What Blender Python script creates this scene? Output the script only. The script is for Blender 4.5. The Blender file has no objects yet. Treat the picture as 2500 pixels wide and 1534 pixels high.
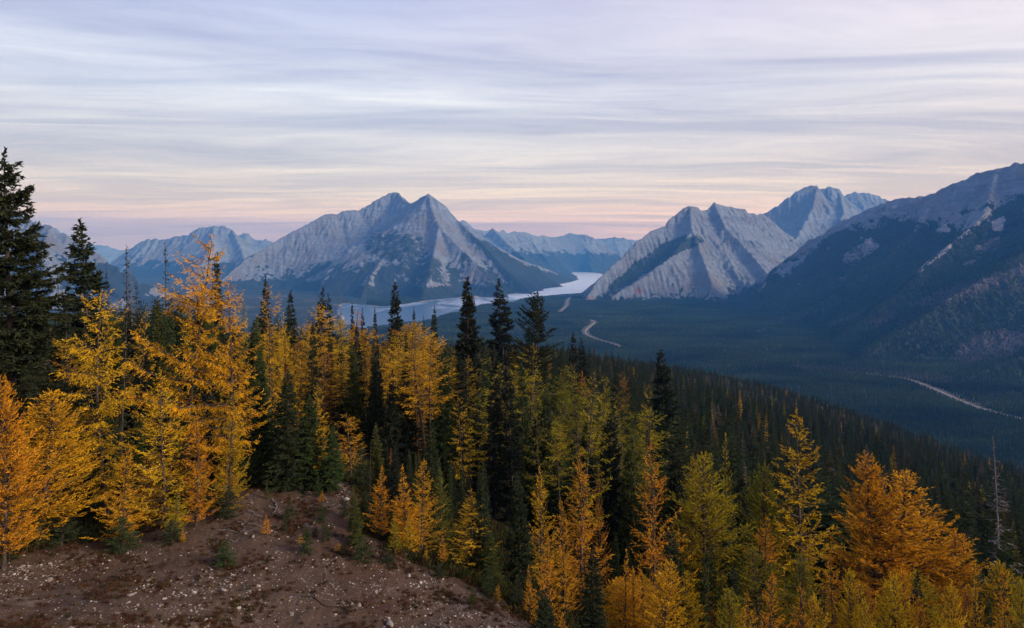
import bpy, math, random
import numpy as np
R = math.radians
F = 1667.0            # focal length of the photograph in its own pixels (24 mm on a 36 mm wide frame)
HOR = 615.0           # row of the true horizon
LAKE = -500.0         # the lake lies 500 m below the eye; the eye is the origin
scene = bpy.context.scene
C = scene.collection

# ------------------------------------------------------------------ numbers
def world_pt(px, py, D):
    return ((px - 1250.0) / F * D, D, (HOR - py) / F * D)

def on_lake(px, py, z=LAKE):
    D = z / ((HOR - py) / F)
    return ((px - 1250.0) / F * D, D)

class Perlin:
    def __init__(self, seed):
        r = np.random.RandomState(seed)
        self.p = r.permutation(512)
        a = r.rand(512) * 2 * np.pi
        self.g = np.stack([np.cos(a), np.sin(a)], -1)
    def __call__(self, x, y):
        x = np.asarray(x, float); y = np.asarray(y, float)
        xi = np.floor(x).astype(np.int64); yi = np.floor(y).astype(np.int64)
        xf = x - xi; yf = y - yi
        def gr(ix, iy, dx, dy):
            h = self.p[(self.p[ix & 511] + iy) & 511]
            g = self.g[h]
            return g[..., 0] * dx + g[..., 1] * dy
        u = xf * xf * xf * (xf * (xf * 6 - 15) + 10); v = yf * yf * yf * (yf * (yf * 6 - 15) + 10)
        a = gr(xi, yi, xf, yf); b = gr(xi + 1, yi, xf - 1, yf)
        c = gr(xi, yi + 1, xf, yf - 1); d = gr(xi + 1, yi + 1, xf - 1, yf - 1)
        return 1.41 * ((a * (1 - u) + b * u) * (1 - v) + (c * (1 - u) + d * u) * v)

def fbm(n, x, y, octv=5, gain=0.5, lac=2.03):
    s = 0; a = 1; t = 0
    for k in range(octv):
        s = s + a * n(x + 17.3 * k, y - 9.1 * k); t += a; a *= gain; x = x * lac; y = y * lac
    return s / t

def ridged(n, x, y, octv=5, gain=0.5, lac=2.05):
    s = 0; a = 1; t = 0; w = 1
    for k in range(octv):
        r = 1 - np.abs(n(x + 31.7 * k, y + 5.3 * k)) * 1.6
        r = np.clip(r, 0, 1) ** 2
        s = s + a * r * w; t += a; w = np.clip(r * 1.6, 0, 1); a *= gain; x = x * lac; y = y * lac
    return s / t

def sstep(a, b, x):
    t = np.clip((x - a) / (b - a), 0, 1)
    return t * t * (3 - 2 * t)

# ------------------------------------------------------------------ objects
def tag(o, label=None, cat=None, group=None, kind=None):
    if label: o["label"] = label
    if cat: o["category"] = cat
    if group: o["group"] = group
    if kind: o["kind"] = kind
    return o

def mesh_from(name, verts, faces, mat=None, smooth=False, attrs=None, fmat=None):
    """verts (n,3); faces (m,k) all of one size."""
    me = bpy.data.meshes.new(name)
    verts = np.ascontiguousarray(verts, dtype=np.float32); faces = np.ascontiguousarray(faces, dtype=np.int32)
    k = faces.shape[1]
    me.vertices.add(len(verts)); me.vertices.foreach_set("co", verts.ravel())
    me.loops.add(faces.size); me.loops.foreach_set("vertex_index", faces.ravel())
    me.polygons.add(len(faces)); me.polygons.foreach_set("loop_start", np.arange(0, faces.size, k, dtype=np.int32))
    if smooth: me.polygons.foreach_set("use_smooth", np.ones(len(faces), dtype=bool))
    me.update(calc_edges=True)
    for an, av in (attrs or {}).items():
        a = me.attributes.new(an, 'FLOAT', 'POINT'); a.data.foreach_set("value", np.ascontiguousarray(av, dtype=np.float32))
    for m in (mat if isinstance(mat, (list, tuple)) else [mat]):
        if m: me.materials.append(m)
    if fmat is not None: me.polygons.foreach_set("material_index", np.ascontiguousarray(fmat, dtype=np.int32))
    return me

def link(name, data, parent=None, loc=(0, 0, 0)):
    o = bpy.data.objects.new(name, data); C.objects.link(o); o.location = loc
    if parent: o.parent = parent
    return o

def grid_faces(nr, nc):
    i = np.arange(nr - 1)[:, None] * nc + np.arange(nc - 1)[None, :]
    return np.stack([i, i + 1, i + nc + 1, i + nc], -1).reshape(-1, 4)

# ------------------------------------------------------------------ material helper
class NT:
    def __init__(self, name):
        self.m = bpy.data.materials.new(name); self.m.use_nodes = True
        self.t = self.m.node_tree; self.t.nodes.clear()
    def n(self, typ, ins=None, **kw):
        nd = self.t.nodes.new(typ)
        for k, v in kw.items(): setattr(nd, k, v)
        for k, v in (ins or {}).items():
            s = nd.inputs[k]
            if isinstance(v, bpy.types.NodeSocket): self.t.links.new(v, s)
            else: s.default_value = v
        return nd
    def math(self, op, a, b=0.0, c=None, clamp=False):
        d = {0: a, 1: b}
        if c is not None: d[2] = c
        return self.n('ShaderNodeMath', d, operation=op, use_clamp=clamp).outputs[0]
    def mix(self, f, a, b, mode='MIX'):
        nd = self.t.nodes.new('ShaderNodeMix'); nd.data_type = 'RGBA'; nd.blend_type = mode
        for s, v in ((nd.inputs[0], f), (nd.inputs[6], a), (nd.inputs[7], b)):
            if isinstance(v, bpy.types.NodeSocket): self.t.links.new(v, s)
            else: s.default_value = (tuple(v) + (1,)) if isinstance(v, (tuple, list)) and len(v) == 3 else v
        return nd.outputs[2]
    def ramp(self, f, stops, interp='LINEAR'):
        nd = self.n('ShaderNodeValToRGB', {0: f}); cr = nd.color_ramp; cr.interpolation = interp
        while len(cr.elements) < len(stops): cr.elements.new(0.5)
        for e, (p, c) in zip(cr.elements, stops):
            e.position = p; e.color = tuple(c) + (1,) if len(c) == 3 else c
        return nd.outputs[0]
    def attr(self, name, typ='GEOMETRY'):
        return self.n('ShaderNodeAttribute', attribute_name=name, attribute_type=typ)
    def noise(self, vec, scale, detail=4, rough=0.55, dist=0.0):
        return self.n('ShaderNodeTexNoise', {'Vector': vec, 'Scale': scale, 'Detail': detail, 'Roughness': rough, 'Distortion': dist}).outputs[0]
    def mapr(self, v, a, b, c=0.0, d=1.0):
        return self.n('ShaderNodeMapRange', {0: v, 1: a, 2: b, 3: c, 4: d}).outputs[0]
    def out(self, sh, disp=None):
        o = self.n('ShaderNodeOutputMaterial', {'Surface': sh})
        return self.m

# ------------------------------------------------------------------ the ground under and in front of the camera
_tab = {   # column of the photograph: [(distance, row at which the ground lies there)]
    -300: [(16, 1700), (20, 1520), (28, 1330), (36, 1210), (50, 1080), (70, 970), (100, 900), (150, 850), (300, 800), (600, 790), (1000, 860)],
    0:    [(17, 1720), (22, 1552), (28, 1395), (35, 1270), (50, 1125), (70, 1010), (100, 935), (150, 885), (300, 850), (600, 850), (1000, 930)],
    350:  [(18, 1720), (25, 1500), (31, 1350), (37, 1240), (50, 1115), (72, 1010), (110, 940), (160, 900), (300, 875), (600, 880), (1000, 950)],
    600:  [(18, 1790), (26, 1530), (32, 1330), (37, 1215), (50, 1130), (80, 1020), (150, 940), (300, 895), (600, 900), (1000, 965)],
    850:  [(18, 1840), (25, 1570), (33, 1340), (40, 1187), (60, 1120), (80, 1060), (150, 965), (300, 905), (600, 900), (1000, 965)],
    1080: [(18, 1880), (27, 1535), (34, 1370), (42, 1300), (60, 1220), (80, 1140), (150, 1010), (300, 920), (600, 890), (1000, 955)],
    1300: [(18, 1900), (26, 1560), (35, 1490), (50, 1385), (80, 1235), (150, 1065), (300, 930), (600, 866), (1000, 935)],
    1500: [(20, 1960), (30, 1680), (50, 1520), (80, 1335), (150, 1145), (300, 998), (600, 902), (1000, 905)],
    1700: [(22, 2050), (35, 1800), (50, 1640), (80, 1430), (150, 1225), (300, 1068), (600, 950), (1000, 918)],
    2100: [(24, 2150), (35, 1950), (50, 1760), (80, 1545), (150, 1330), (300, 1180), (600, 1065), (1000, 1008)],
    2500: [(26, 2250), (35, 2080), (50, 1870), (80, 1640), (150, 1430), (300, 1280), (600, 1192), (1000, 1158)],
    2800: [(26, 2350), (50, 1930), (80, 1700), (150, 1480), (300, 1330), (600, 1240), (1000, 1200)],
}
_pp = []
for _px, _l in _tab.items():
    for _D, _row in _l:
        _u = (_px - 1250.0) / F
        _pp.append((math.atan(_u), math.log(_D * math.hypot(1, _u)), (HOR - _row) / F / math.hypot(1, _u)))
_pp = np.array(_pp); _pp[:, 0] *= 3.0
def _tps(r2): return 0.5 * r2 * np.log(r2 + 1e-9)
_A = _pp[:, None, :2] - _pp[None, :, :2]
_K = _tps((_A ** 2).sum(-1)) + np.eye(len(_pp)) * 0.03
_P = np.c_[np.ones(len(_pp)), _pp[:, :2]]
_S = np.linalg.solve(np.block([[_K, _P], [_P.T, np.zeros((3, 3))]]), np.r_[_pp[:, 2], np.zeros(3)])

nA, nB, nC = Perlin(3), Perlin(11), Perlin(23)
_th = np.linspace(-0.80, 0.80, 240); _lr = np.linspace(math.log(20.0), math.log(1000.0), 200)
_q0, _q1 = np.meshgrid(_th * 3.0, _lr)
_W = _S[-3] + _S[-2] * _q0 + _S[-1] * _q1
for _i in range(len(_pp)): _W = _W + _S[_i] * _tps((_q0 - _pp[_i, 0]) ** 2 + (_q1 - _pp[_i, 1]) ** 2)

lake_px = [(838, 747), (843, 741), (900, 748), (940, 750), (987, 744), (1038, 737), (1075, 731), (1111, 728), (1170, 726), (1206, 722), (1250, 719),
           (1300, 714), (1331, 711), (1332, 704), (1367, 695), (1400, 689), (1413, 685), (1416, 679), (1408, 672), (1396, 668), (1405, 664), (1440, 666), (1466, 668), (1470, 674), (1458, 682),
           (1456, 692), (1449, 704), (1442, 713), (1405, 716), (1367, 719), (1316, 724), (1280, 731), (1239, 739), (1200, 745), (1166, 748), (1120, 760), (1093, 768),
           (1060, 778), (987, 792), (930, 800), (880, 800), (848, 785), (836, 760)]
lake_poly = np.array([on_lake(*p) for p in lake_px])

def smooth_poly(P, n=3, closed=True):
    for _ in range(n):
        Q = np.roll(P, -1, 0) if closed else P[1:]
        B = P if closed else P[:-1]
        a = B * .75 + Q * .25; b = B * .25 + Q * .75
        M = np.empty((2 * len(a), P.shape[1])); M[0::2] = a; M[1::2] = b
        P = M if closed else np.vstack([P[:1], M, P[-1:]])
    return P
lake_poly = smooth_poly(lake_poly, 2)
_k = np.arange(len(lake_poly))
lake_poly[:, 0] += 28 * nA(_k * .61, _k * 0 + 3); lake_poly[:, 1] += 60 * nB(_k * .57, _k * 0 + 3) * lake_poly[:, 1] / 8000

def poly_sd(P, x, y):
    """signed distance to a closed polygon (negative inside)"""
    sh = x.shape; x = x.ravel(); y = y.ravel()
    d = np.full(x.shape, 1e18); ins = np.zeros(x.shape, bool)
    n = len(P)
    for i in range(n):
        ax, ay = P[i]; bx, by = P[(i + 1) % n]
        ex, ey = bx - ax, by - ay
        t = np.clip(((x - ax) * ex + (y - ay) * ey) / (ex * ex + ey * ey + 1e-9), 0, 1)
        d = np.minimum(d, (x - ax - t * ex) ** 2 + (y - ay - t * ey) ** 2)
        c = ((ay > y) != (by > y)) & (x < (bx - ax) * (y - ay) / (by - ay + 1e-12) + ax)
        ins ^= c
    d = np.sqrt(d)
    return np.where(ins, -d, d).reshape(sh)

def line_dist(P, x, y):
    """distance, arc length and z along an open 3D/2D polyline"""
    bd = np.full(x.shape, 1e18); bt = np.zeros(x.shape); bz = np.zeros(x.shape); L = 0.0
    for i in range(len(P) - 1):
        a = P[i]; b = P[i + 1]; ex, ey = b[0] - a[0], b[1] - a[1]; l = math.hypot(ex, ey)
        t = np.clip(((x - a[0]) * ex + (y - a[1]) * ey) / (l * l + 1e-9), 0, 1)
        d = (x - a[0] - t * ex) ** 2 + (y - a[1] - t * ey) ** 2
        m = d < bd
        bd = np.where(m, d, bd); bt = np.where(m, L + t * l, bt)
        if len(a) > 2: bz = np.where(m, a[2] + t * (b[2] - a[2]), bz)
        L += l
    return np.sqrt(bd), bt, bz

roads_px = [[(1443, 783), (1453, 789), (1446, 795), (1434, 803), (1428, 811), (1431, 819), (1450, 828), (1478, 837), (1502, 843), (1515, 849)],
            [(2060, 912), (2150, 920), (2205, 927), (2245, 938), (2285, 956), (2330, 976), (2380, 997), (2430, 1012), (2480, 1024), (2560, 1045), (2700, 1090)],
            [(1392, 727), (1384, 736), (1386, 744), (1380, 752), (1366, 764)]]
roads = [smooth_poly(np.array([on_lake(*p) for p in r]), 3, closed=False) for r in roads_px]

def ground_z(x, y):
    x = np.asarray(x, float); y = np.asarray(y, float)
    r = np.sqrt(x * x + y * y); th = np.arctan2(x, y)
    thc = np.clip(th, -0.80, 0.80); rc = np.clip(r, 20.0, 1000.0)
    fi = (thc + 0.80) / 1.60 * 239; fj = (np.log(rc) - _lr[0]) / (_lr[-1] - _lr[0]) * 199
    i0 = np.clip(fi.astype(int), 0, 238); j0 = np.clip(fj.astype(int), 0, 198); fi = fi - i0; fj = fj - j0
    w = (_W[j0, i0] * (1 - fi) + _W[j0, i0 + 1] * fi) * (1 - fj) + (_W[j0 + 1, i0] * (1 - fi) + _W[j0 + 1, i0 + 1] * fi) * fj
    hill = w * rc
    hill = hill - np.maximum(r - 1000.0, 0) * (0.30 + 0.1 * sstep(0.2, -0.3, thc))
    rough = sstep(60, 300, r)
    hill = hill + rough * (4.0 * fbm(nA, x / 70, y / 70, 3) + 9 * fbm(nB, x / 260, y / 260, 3) * sstep(150, 700, r))
    near = 0.40 * fbm(nB, x / 6.0, y / 6.0, 4) + 0.13 * fbm(nC, x / 1.1, y / 1.1, 4, 0.6)
    hill = hill + near * sstep(10, 16, r) * (1 - sstep(100, 200, r))
    v = valley_z(x, y)
    k = 25.0
    s = sstep(500, 1200, r)
    m = np.maximum(hill, v) + s * k * np.log1p(np.exp(-np.abs(hill - v) / k))
    return m

def valley_z(x, y):
    r = np.sqrt(x * x + y * y)
    u = LAKE + 10 + 34 * fbm(nB, x / 900, y / 420, 3) + 5 * fbm(nA, x / 150, y / 150, 2)
    far = r > 1100
    out = u.copy() if hasattr(u, 'copy') else u
    if np.any(far):
        xs = np.asarray(x)[far]; ys = np.asarray(y)[far]
        dr = np.full(xs.shape, 1e9)
        for rd in roads: dr = np.minimum(dr, line_dist(rd, xs, ys)[0])
        uu = np.asarray(u)[far]
        uu = LAKE + 4 + (uu - LAKE - 4) * sstep(20, 260, dr)
        sd = poly_sd(lake_poly, xs, ys)
        wv = 12 * fbm(nC, xs / 130, ys / 130, 3)
        sd = sd + wv
        uu = LAKE - 6 + (np.maximum(uu, LAKE + 3) - LAKE + 6) * sstep(-25, 90, sd)
        out = np.array(u); out[far] = uu
    return out

def pick_ground(px, py, lo=15.0, hi=1400.0):
    """where the line of sight through a point of the photograph meets the hill"""
    u = (px - 1250.0) / F; v = (HOR - py) / F
    D = np.exp(np.linspace(math.log(lo), math.log(hi), 500))
    g = ground_z(u * D, D) - v * D
    i = int(np.argmax(g > 0))
    if not (g > 0).any(): return None
    if i == 0: return D[0]
    a, b = g[i - 1], g[i]
    return D[i - 1] + (D[i] - D[i - 1]) * (-a / (b - a))
# ------------------------------------------------------------------ eroded mountains
def erode(H, cell, seed, batches=26, drops=5000, steps=46, rate=0.32):
    h = H / cell; nr, nc = h.shape; h00 = h.copy(); tot = batches * drops; drops = int(min(drops, nr * nc / 45)); batches = int(min(tot / drops, nr * nc * 1.2 / drops)); rs = np.random.RandomState(seed); hf = h.ravel()
    for b in range(batches):
        x = rs.rand(drops) * (nc - 3) + 1; y = rs.rand(drops) * (nr - 3) + 1
        dx = np.zeros(drops); dy = np.zeros(drops); vel = np.ones(drops); wat = np.ones(drops); sed = np.zeros(drops)
        alive = np.ones(drops, bool)
        def samp(x, y):
            xi = x.astype(int); yi = y.astype(int); fx = x - xi; fy = y - yi; i = yi * nc + xi
            a, b_, c, d = hf[i], hf[i + 1], hf[i + nc], hf[i + nc + 1]
            return (i, fx, fy, (a * (1 - fx) + b_ * fx) * (1 - fy) + (c * (1 - fx) + d * fx) * fy,
                    (b_ - a) * (1 - fy) + (d - c) * fy, (c - a) * (1 - fx) + (d - b_) * fx)
        i, fx, fy, h0, gx, gy = samp(x, y)
        for s in range(steps):
            dx = dx * 0.25 - gx * 0.75; dy = dy * 0.25 - gy * 0.75
            l = np.sqrt(dx * dx + dy * dy) + 1e-9; dx /= l; dy /= l
            nx = np.clip(x + dx, 1, nc - 2.01); ny = np.clip(y + dy, 1, nr - 2.01)
            i2, fx2, fy2, h1, gx2, gy2 = samp(nx, ny)
            dh = h1 - h0
            cap = np.maximum(-dh, 0.01) * vel * wat * 5.0
            dep = np.where(dh > 0, np.minimum(dh, sed), np.where(sed > cap, (sed - cap) * 0.25, -np.minimum((cap - sed) * rate, np.maximum(-dh, 0))))
            dep *= alive
            sed -= dep
            for off, w in ((0, (1 - fx) * (1 - fy)), (1, fx * (1 - fy)), (nc, (1 - fx) * fy), (nc + 1, fx * fy)):
                np.add.at(hf, i + off, dep * w)
            vel = np.sqrt(np.clip(vel * vel - dh * 2.0, 0.05, 9)); wat *= 0.975
            x, y, i, fx, fy, gx, gy, h0 = nx, ny, i2, fx2, fy2, gx2, gy2, h1
    q = hf.reshape(nr, nc)
    q = np.clip(q, h00 - 90 / cell, h00 + 14 / cell)
    q[1:-1, 1:-1] = q[1:-1, 1:-1] * 0.6 + 0.1 * (q[2:, 1:-1] + q[:-2, 1:-1] + q[1:-1, 2:] + q[1:-1, :-2])
    q[1:-1, 1:-1] = q[1:-1, 1:-1] * 0.4 + 0.15 * (q[2:, 1:-1] + q[:-2, 1:-1] + q[1:-1, 2:] + q[1:-1, :-2])
    return q * cell

MOUNT = {}
def mountain(label, lines, cell, seed, slope=0.68, margin=None, tree=0.30, er=26, gully=1.0, bedA=8.0, fit=True, jag=1.0, smooth_it=0):
    L3 = []
    for ln in lines:
        pts = []; lastD = None
        for p in ln:
            if len(p) > 2: lastD = p[2]
            pts.append([p[0], p[1], p[2] if len(p) > 2 else np.nan])
        a = np.array(pts, float); k = np.arange(len(a)); ok = ~np.isnan(a[:, 2])
        a[:, 2] = np.interp(k, k[ok], a[ok, 2])
        L3.append(np.array([world_pt(*q) for q in a]))
    allp = np.vstack(L3); hmax = allp[:, 2].max() - LAKE
    mg = margin or min(hmax / slope * 1.05, 2600)
    x0, x1 = allp[:, 0].min() - mg, allp[:, 0].max() + mg
    y0, y1 = max(allp[:, 1].min() - mg, 1500), allp[:, 1].max() + mg * 0.55
    x0 = max(x0, -22000); x1 = min(x1, 22000)
    nc = int((x1 - x0) / cell); nr = int((y1 - y0) / cell)
    X, Y = np.meshgrid(np.linspace(x0, x1, nc), np.linspace(y0, y1, nr))
    n1, n2, n3 = Perlin(seed), Perlin(seed + 1), Perlin(seed + 2)
    d0 = np.full(X.shape, 1e9)
    for P in L3: d0 = np.minimum(d0, line_dist(P, X, Y)[0])
    wa = sstep(30, 900, d0) * 170
    Xw = X + wa * fbm(n1, X / 900, Y / 900, 4); Yw = Y + wa * fbm(n2, X / 900, Y / 900, 4)
    Z = np.full(X.shape, LAKE - 60.0); TT = np.zeros(X.shape); DD = np.zeros(X.shape)
    for P in L3:
        d, t, z = line_dist(P, Xw, Yw)
        hh = np.maximum(z - LAKE, 1)
        g = ridged(n3, t / 430 + 0.9 * fbm(n1, X / 500, Y / 500, 3), d / 1100 + 3.3, 4) - 0.45
        drop = slope * (0.92 * d + 230 * (1 - np.exp(-d / 330)))
        zz = z - drop + gully * 0.24 * g * np.clip(d / 7.0, 0, 85) * sstep(-60, 250, z - drop - LAKE)
        up = zz > Z; Z = np.where(up, zz, Z); TT = np.where(up, t, TT); DD = np.where(up, d, DD)
    rel = np.clip((Z - LAKE) / 500, 0, 1)
    bed = (Z + 0.42 * X * (1 if seed % 20 == 1 else -1) + 0.15 * Y + 60 * fbm(n3, X / 700, Y / 700, 3)) / 75.0
    ph = bed * 2 * np.pi
    Z = Z + rel * bedA * (np.sin(ph) + 0.5 * np.sin(ph * 2 + 1) + 0.6 * np.sin(ph * 0.37)) * (0.4 + 0.9 * sstep(-.3, .4, fbm(n2, X / 380, Y / 380, 3)))
    Z = Z + jag * rel * sstep(0, 160, d0) * (64 * (ridged(n1, X / 520, Y / 520, 5) - 0.4)) + jag * rel * 7 * fbm(n2, X / 45, Y / 45, 3)
    if er: Z = erode(Z, cell, seed, batches=er)
    q = (Z - LAKE) / 35.0
    Z = LAKE + 35.0 * (np.maximum(q, 0) + np.log1p(np.exp(-np.abs(q)))) - 26
    if y1 > 5500 and abs(x0) < 6000:
        sdl_ = poly_sd(lake_poly, X, Y)
        Z = np.minimum(Z, LAKE - 12 + np.maximum(sdl_ - 20 + 12 * fbm(nC, X / 130, Y / 130, 3), 0) * 0.95)
    gy, gx = np.gradient(Z, cell)
    nz = 1 / np.sqrt(1 + gx * gx + gy * gy)
    # wood: lies on the gentler, lower ground
    treeline = tree * hmax
    noise = fbm(n2, X / 420, Y / 420, 5)
    fo = sstep(-0.16, 0.10, (treeline - (Z - LAKE)) / hmax + 0.24 * noise) * sstep(0.60, 0.80, nz + 0.12 * fbm(n3, X / 160, Y / 160, 4))
    V = np.stack([X, Y, Z], -1).reshape(-1, 3)
    Fc = grid_faces(nr, nc)
    keep = (Z.ravel()[Fc] > LAKE - 18).any(1)
    used = np.zeros(len(V), bool); used[Fc[keep].ravel()] = True
    idx = np.cumsum(used) - 1
    return dict(V=V[used], F=idx[Fc[keep]], bed=bed.ravel()[used], fo=fo.ravel()[used], nz=nz.ravel()[used], label=label, grid=(X, Y, Z), tt=TT.ravel()[used], dd=DD.ravel()[used], shape=X.shape, used=used, seed=seed, hmax=hmax, cell=cell)

def project(V):
    D = np.maximum(V[:, 1], 1.0)
    return 1250 + V[:, 0] / D * F, HOR - V[:, 2] / D * F

def patch(px, py, poly, soft=10):
    """soft mask of world points lying in a stretch of hillside, given where that stretch is seen"""
    d = poly_sd(np.array(poly, float), px, py)
    return sstep(soft, -soft, d)

rock_peaks = []
E1 = [(430, 728, 8200), (520, 695, 8800), (600, 625, 9200), (637, 605), (684, 576, 9600), (739, 547, 9800), (794, 518, 10000), (808, 515), (820, 519), (837, 510), (867, 507), (873, 511),
      (892, 499, 10300), (929, 477, 10400), (958, 464, 10500), (973, 466, 10450), (983, 480, 10200), (1004, 492, 9900), (1020, 482, 9600), (1046, 467, 9300), (1064, 479, 9300),
      (1089, 499, 9350), (1111, 525, 9400), (1132, 545, 9450), (1160, 566, 9700), (1200, 592, 10200), (1265, 627, 10800), (1330, 650, 11300), (1390, 674, 12100), (1415, 684, 12400)]
E2 = [(1046, 467, 9300), (1056, 510, 8950), (1072, 545, 8600), (1125, 600, 8200), (1175, 650, 7900), (1225, 705, 7500)]
E3 = [(1020, 482, 9600), (1010, 535, 9000), (960, 590, 8500), (905, 660, 7800), (880, 725, 7000)]
E4 = [(867, 507, 10150), (820, 570, 9300), (750, 640, 8500), (690, 705, 7900)]
E5 = [(1111, 525, 9400), (1165, 575, 9000), (1225, 640, 8600), (1290, 700, 8200)]
E6 = [(1072, 545, 8600), (1060, 610, 8000), (1040, 680, 7300), (1030, 722, 6950)]
E7 = [(929, 477, 10400), (915, 540, 9600), (860, 610, 8800), (800, 690, 8000)]
H1 = [(1412, 742, 6800), (1430, 722, 6950), (1458, 678, 7200), (1490, 645, 7350), (1521, 617, 7500), (1557, 581, 7650), (1589, 557, 7800), (1625, 541, 7900), (1645, 520, 8000), (1665, 503, 8050), (1683, 496), (1701, 499),
      (1712, 506), (1724, 503), (1745, 487, 8200), (1760, 494), (1791, 500, 8400), (1818, 505), (1827, 513), (1859, 517, 8700), (1877, 525, 8800), (1904, 550, 8900), (1940, 577, 9000), (1960, 600, 8900)]
H2 = [(1745, 487, 8200), (1770, 545, 7800), (1825, 600, 7500), (1870, 655, 7150)]
H3 = [(1683, 496, 8080), (1690, 555, 7650), (1640, 615, 7300), (1570, 670, 7050), (1490, 715, 6850)]
H4 = [(1690, 555, 7650), (1720, 630, 7200), (1740, 690, 6850)]
I1 = [(1780, 570, 11500), (1859, 518, 11500), (1895, 496, 11500), (1931, 471), (1950, 458), (1962, 451), (1982, 446), (1994, 446), (2007, 455), (2018, 451), (2030, 450), (2048, 457), (2060, 468), (2072, 483), (2097, 507, 11500), (2170, 550, 11500)]
I2 = [(1994, 446, 11500), (1985, 500, 10900), (1950, 560, 10300), (1930, 610, 9900)]
I3 = [(2048, 457, 11500), (2060, 510, 10900), (2040, 560, 10300)]
J1 = [(2030, 490, 13800), (2066, 470, 13800), (2088, 462), (2120, 465), (2146, 473), (2175, 484), (2260, 520, 13800)]
K1 = [(3000, 290, 4300), (2800, 320, 4600), (2640, 350, 4900), (2500, 387, 5200), (2479, 389), (2460, 397), (2434, 399, 5350), (2405, 410), (2380, 413, 5500), (2350, 430), (2326, 440, 5600), (2300, 450), (2281, 462, 5700), (2232, 472, 5800),
      (2200, 474), (2169, 481, 6000), (2130, 497), (2102, 509, 6100), (2052, 532, 6250), (2007, 563, 6400), (1962, 586, 6500), (1940, 610, 6600), (1886, 650, 6750), (1859, 672, 6800), (1805, 700, 6950), (1746, 722, 7000)]
K2 = [(2281, 462, 5700), (2250, 525, 5250), (2150, 630, 4950), (2010, 720, 4700), (1880, 780, 4600)]
K3 = [(2434, 399, 5350), (2400, 520, 4700), (2290, 610, 4300), (2190, 700, 3950), (2060, 800, 3700)]
K4 = [(2800, 420, 4200), (2640, 500, 3950), (2450, 630, 3650), (2260, 750, 3350), (2100, 845, 3100)]
K5 = [(3300, 560, 3300), (2900, 700, 2950), (2600, 810, 2750), (2350, 900, 2600)]
A1 = [(-300, 440, 7600), (-100, 480, 7400), (0, 505, 7200), (60, 518), (90, 530), (122, 539, 7000), (140, 545), (159, 555), (172, 568), (182, 572), (199, 583), (228, 597), (238, 604), (247, 612), (273, 632), (293, 646, 7000), (350, 678, 7200), (430, 712, 7500)]
A2 = [(122, 539, 7000), (100, 610, 6300), (130, 690, 5700)]
A3 = [(199, 583, 7000), (240, 650, 6400), (300, 715, 5900)]
A4 = [(0, 505, 7200), (-30, 600, 6300), (0, 700, 5500)]
B1 = [(100, 575, 23500), (200, 588), (233, 589, 23500), (247, 588), (273, 596), (296, 602), (313, 603), (350, 598), (420, 606, 23500)]
C1 = [(240, 655, 14500), (280, 630, 14500), (313, 604), (322, 600), (336, 589), (350, 584), (361, 577), (372, 580), (381, 577), (398, 580), (412, 578), (427, 572), (445, 569), (466, 562), (489, 550), (505, 549), (523, 546),
      (535, 548), (546, 546), (566, 555), (578, 567), (592, 577), (611, 589), (631, 600), (700, 630, 14500), (780, 655, 14500)]
C2 = [(523, 546, 14500), (520, 590, 13500), (490, 640, 12400)]
C3 = [(566, 555, 14500), (590, 600, 13600), (600, 650, 12600)]
D1 = [(540, 590, 19500), (575, 572, 19500), (586, 566), (595, 561), (606, 559), (614, 568), (623, 575), (638, 577), (651, 575), (668, 582), (685, 578), (697, 577), (760, 590, 19500), (850, 600, 19500)]
F1 = [(1040, 560, 13800), (1122, 537, 14500), (1130, 532), (1141, 538), (1150, 549), (1159, 554), (1177, 558), (1192, 558), (1203, 553), (1214, 560), (1221, 562), (1228, 556), (1236, 565), (1245, 565), (1254, 559),
      (1268, 563), (1280, 562), (1290, 565), (1300, 570), (1309, 571, 17200), (1313, 575), (1320, 572), (1331, 567), (1345, 572), (1362, 568), (1380, 563), (1393, 557, 17800), (1402, 561), (1411, 565), (1440, 572), (1460, 584), (1490, 605, 17800), (1530, 635, 17800)]
F2 = [(1203, 553, 14900), (1240, 590, 14200), (1280, 625, 13600)]
F3 = [(1290, 565, 16900), (1310, 600, 16200), (1340, 636, 15600)]
F4 = [(1393, 557, 17800), (1400, 595, 17100), (1425, 630, 16600)]
F5 = [(1345, 572, 17500), (1360, 605, 16900), (1375, 636, 16400)]
G1 = [(1380, 600, 20500), (1430, 583, 20500), (1451, 576), (1475, 575), (1503, 571), (1530, 574), (1557, 579), (1600, 585), (1700, 590, 20500)]
M = []
M.append(mountain("blue-grey double-peaked rock mountain rising behind the lake", [E1, E2, E3, E5, E6], 13, 41, slope=0.66, tree=0.22, er=11, gully=1.3))
M.append(mountain("pale grey craggy mountain standing to the right of the lake", [H1, H2, H3, H4], 11, 51, slope=0.72, tree=0.06, er=10, gully=1.4))
M.append(mountain("rounded pale twin-domed peak seen between two nearer mountains on the right", [I1, I2, I3], 16, 61, slope=0.75, tree=0.22, er=12, jag=0.45, bedA=9.0, gully=1.6))
M.append(mountain("small whitish summit peeping out right of the twin-domed peak", [J1], 24, 71, slope=0.7, tree=0.1, er=4, jag=0.2, bedA=2.0))
M.append(mountain("long dark forested mountainside filling the right edge below a grey rocky crest", [K1, K2, K3, K4, K5], 11, 81, slope=0.56, tree=0.60, er=18, gully=1.5, margin=2100, jag=1.8))
M.append(mountain("craggy violet mountain behind the tall spruce at the left edge", [A1, A2, A3, A4], 13, 91, slope=0.8, tree=0.28, er=26, gully=1.2))
M.append(mountain("faint pale range lowest on the left horizon", [B1], 45, 101, slope=0.6, tree=0.1, er=10))
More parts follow.
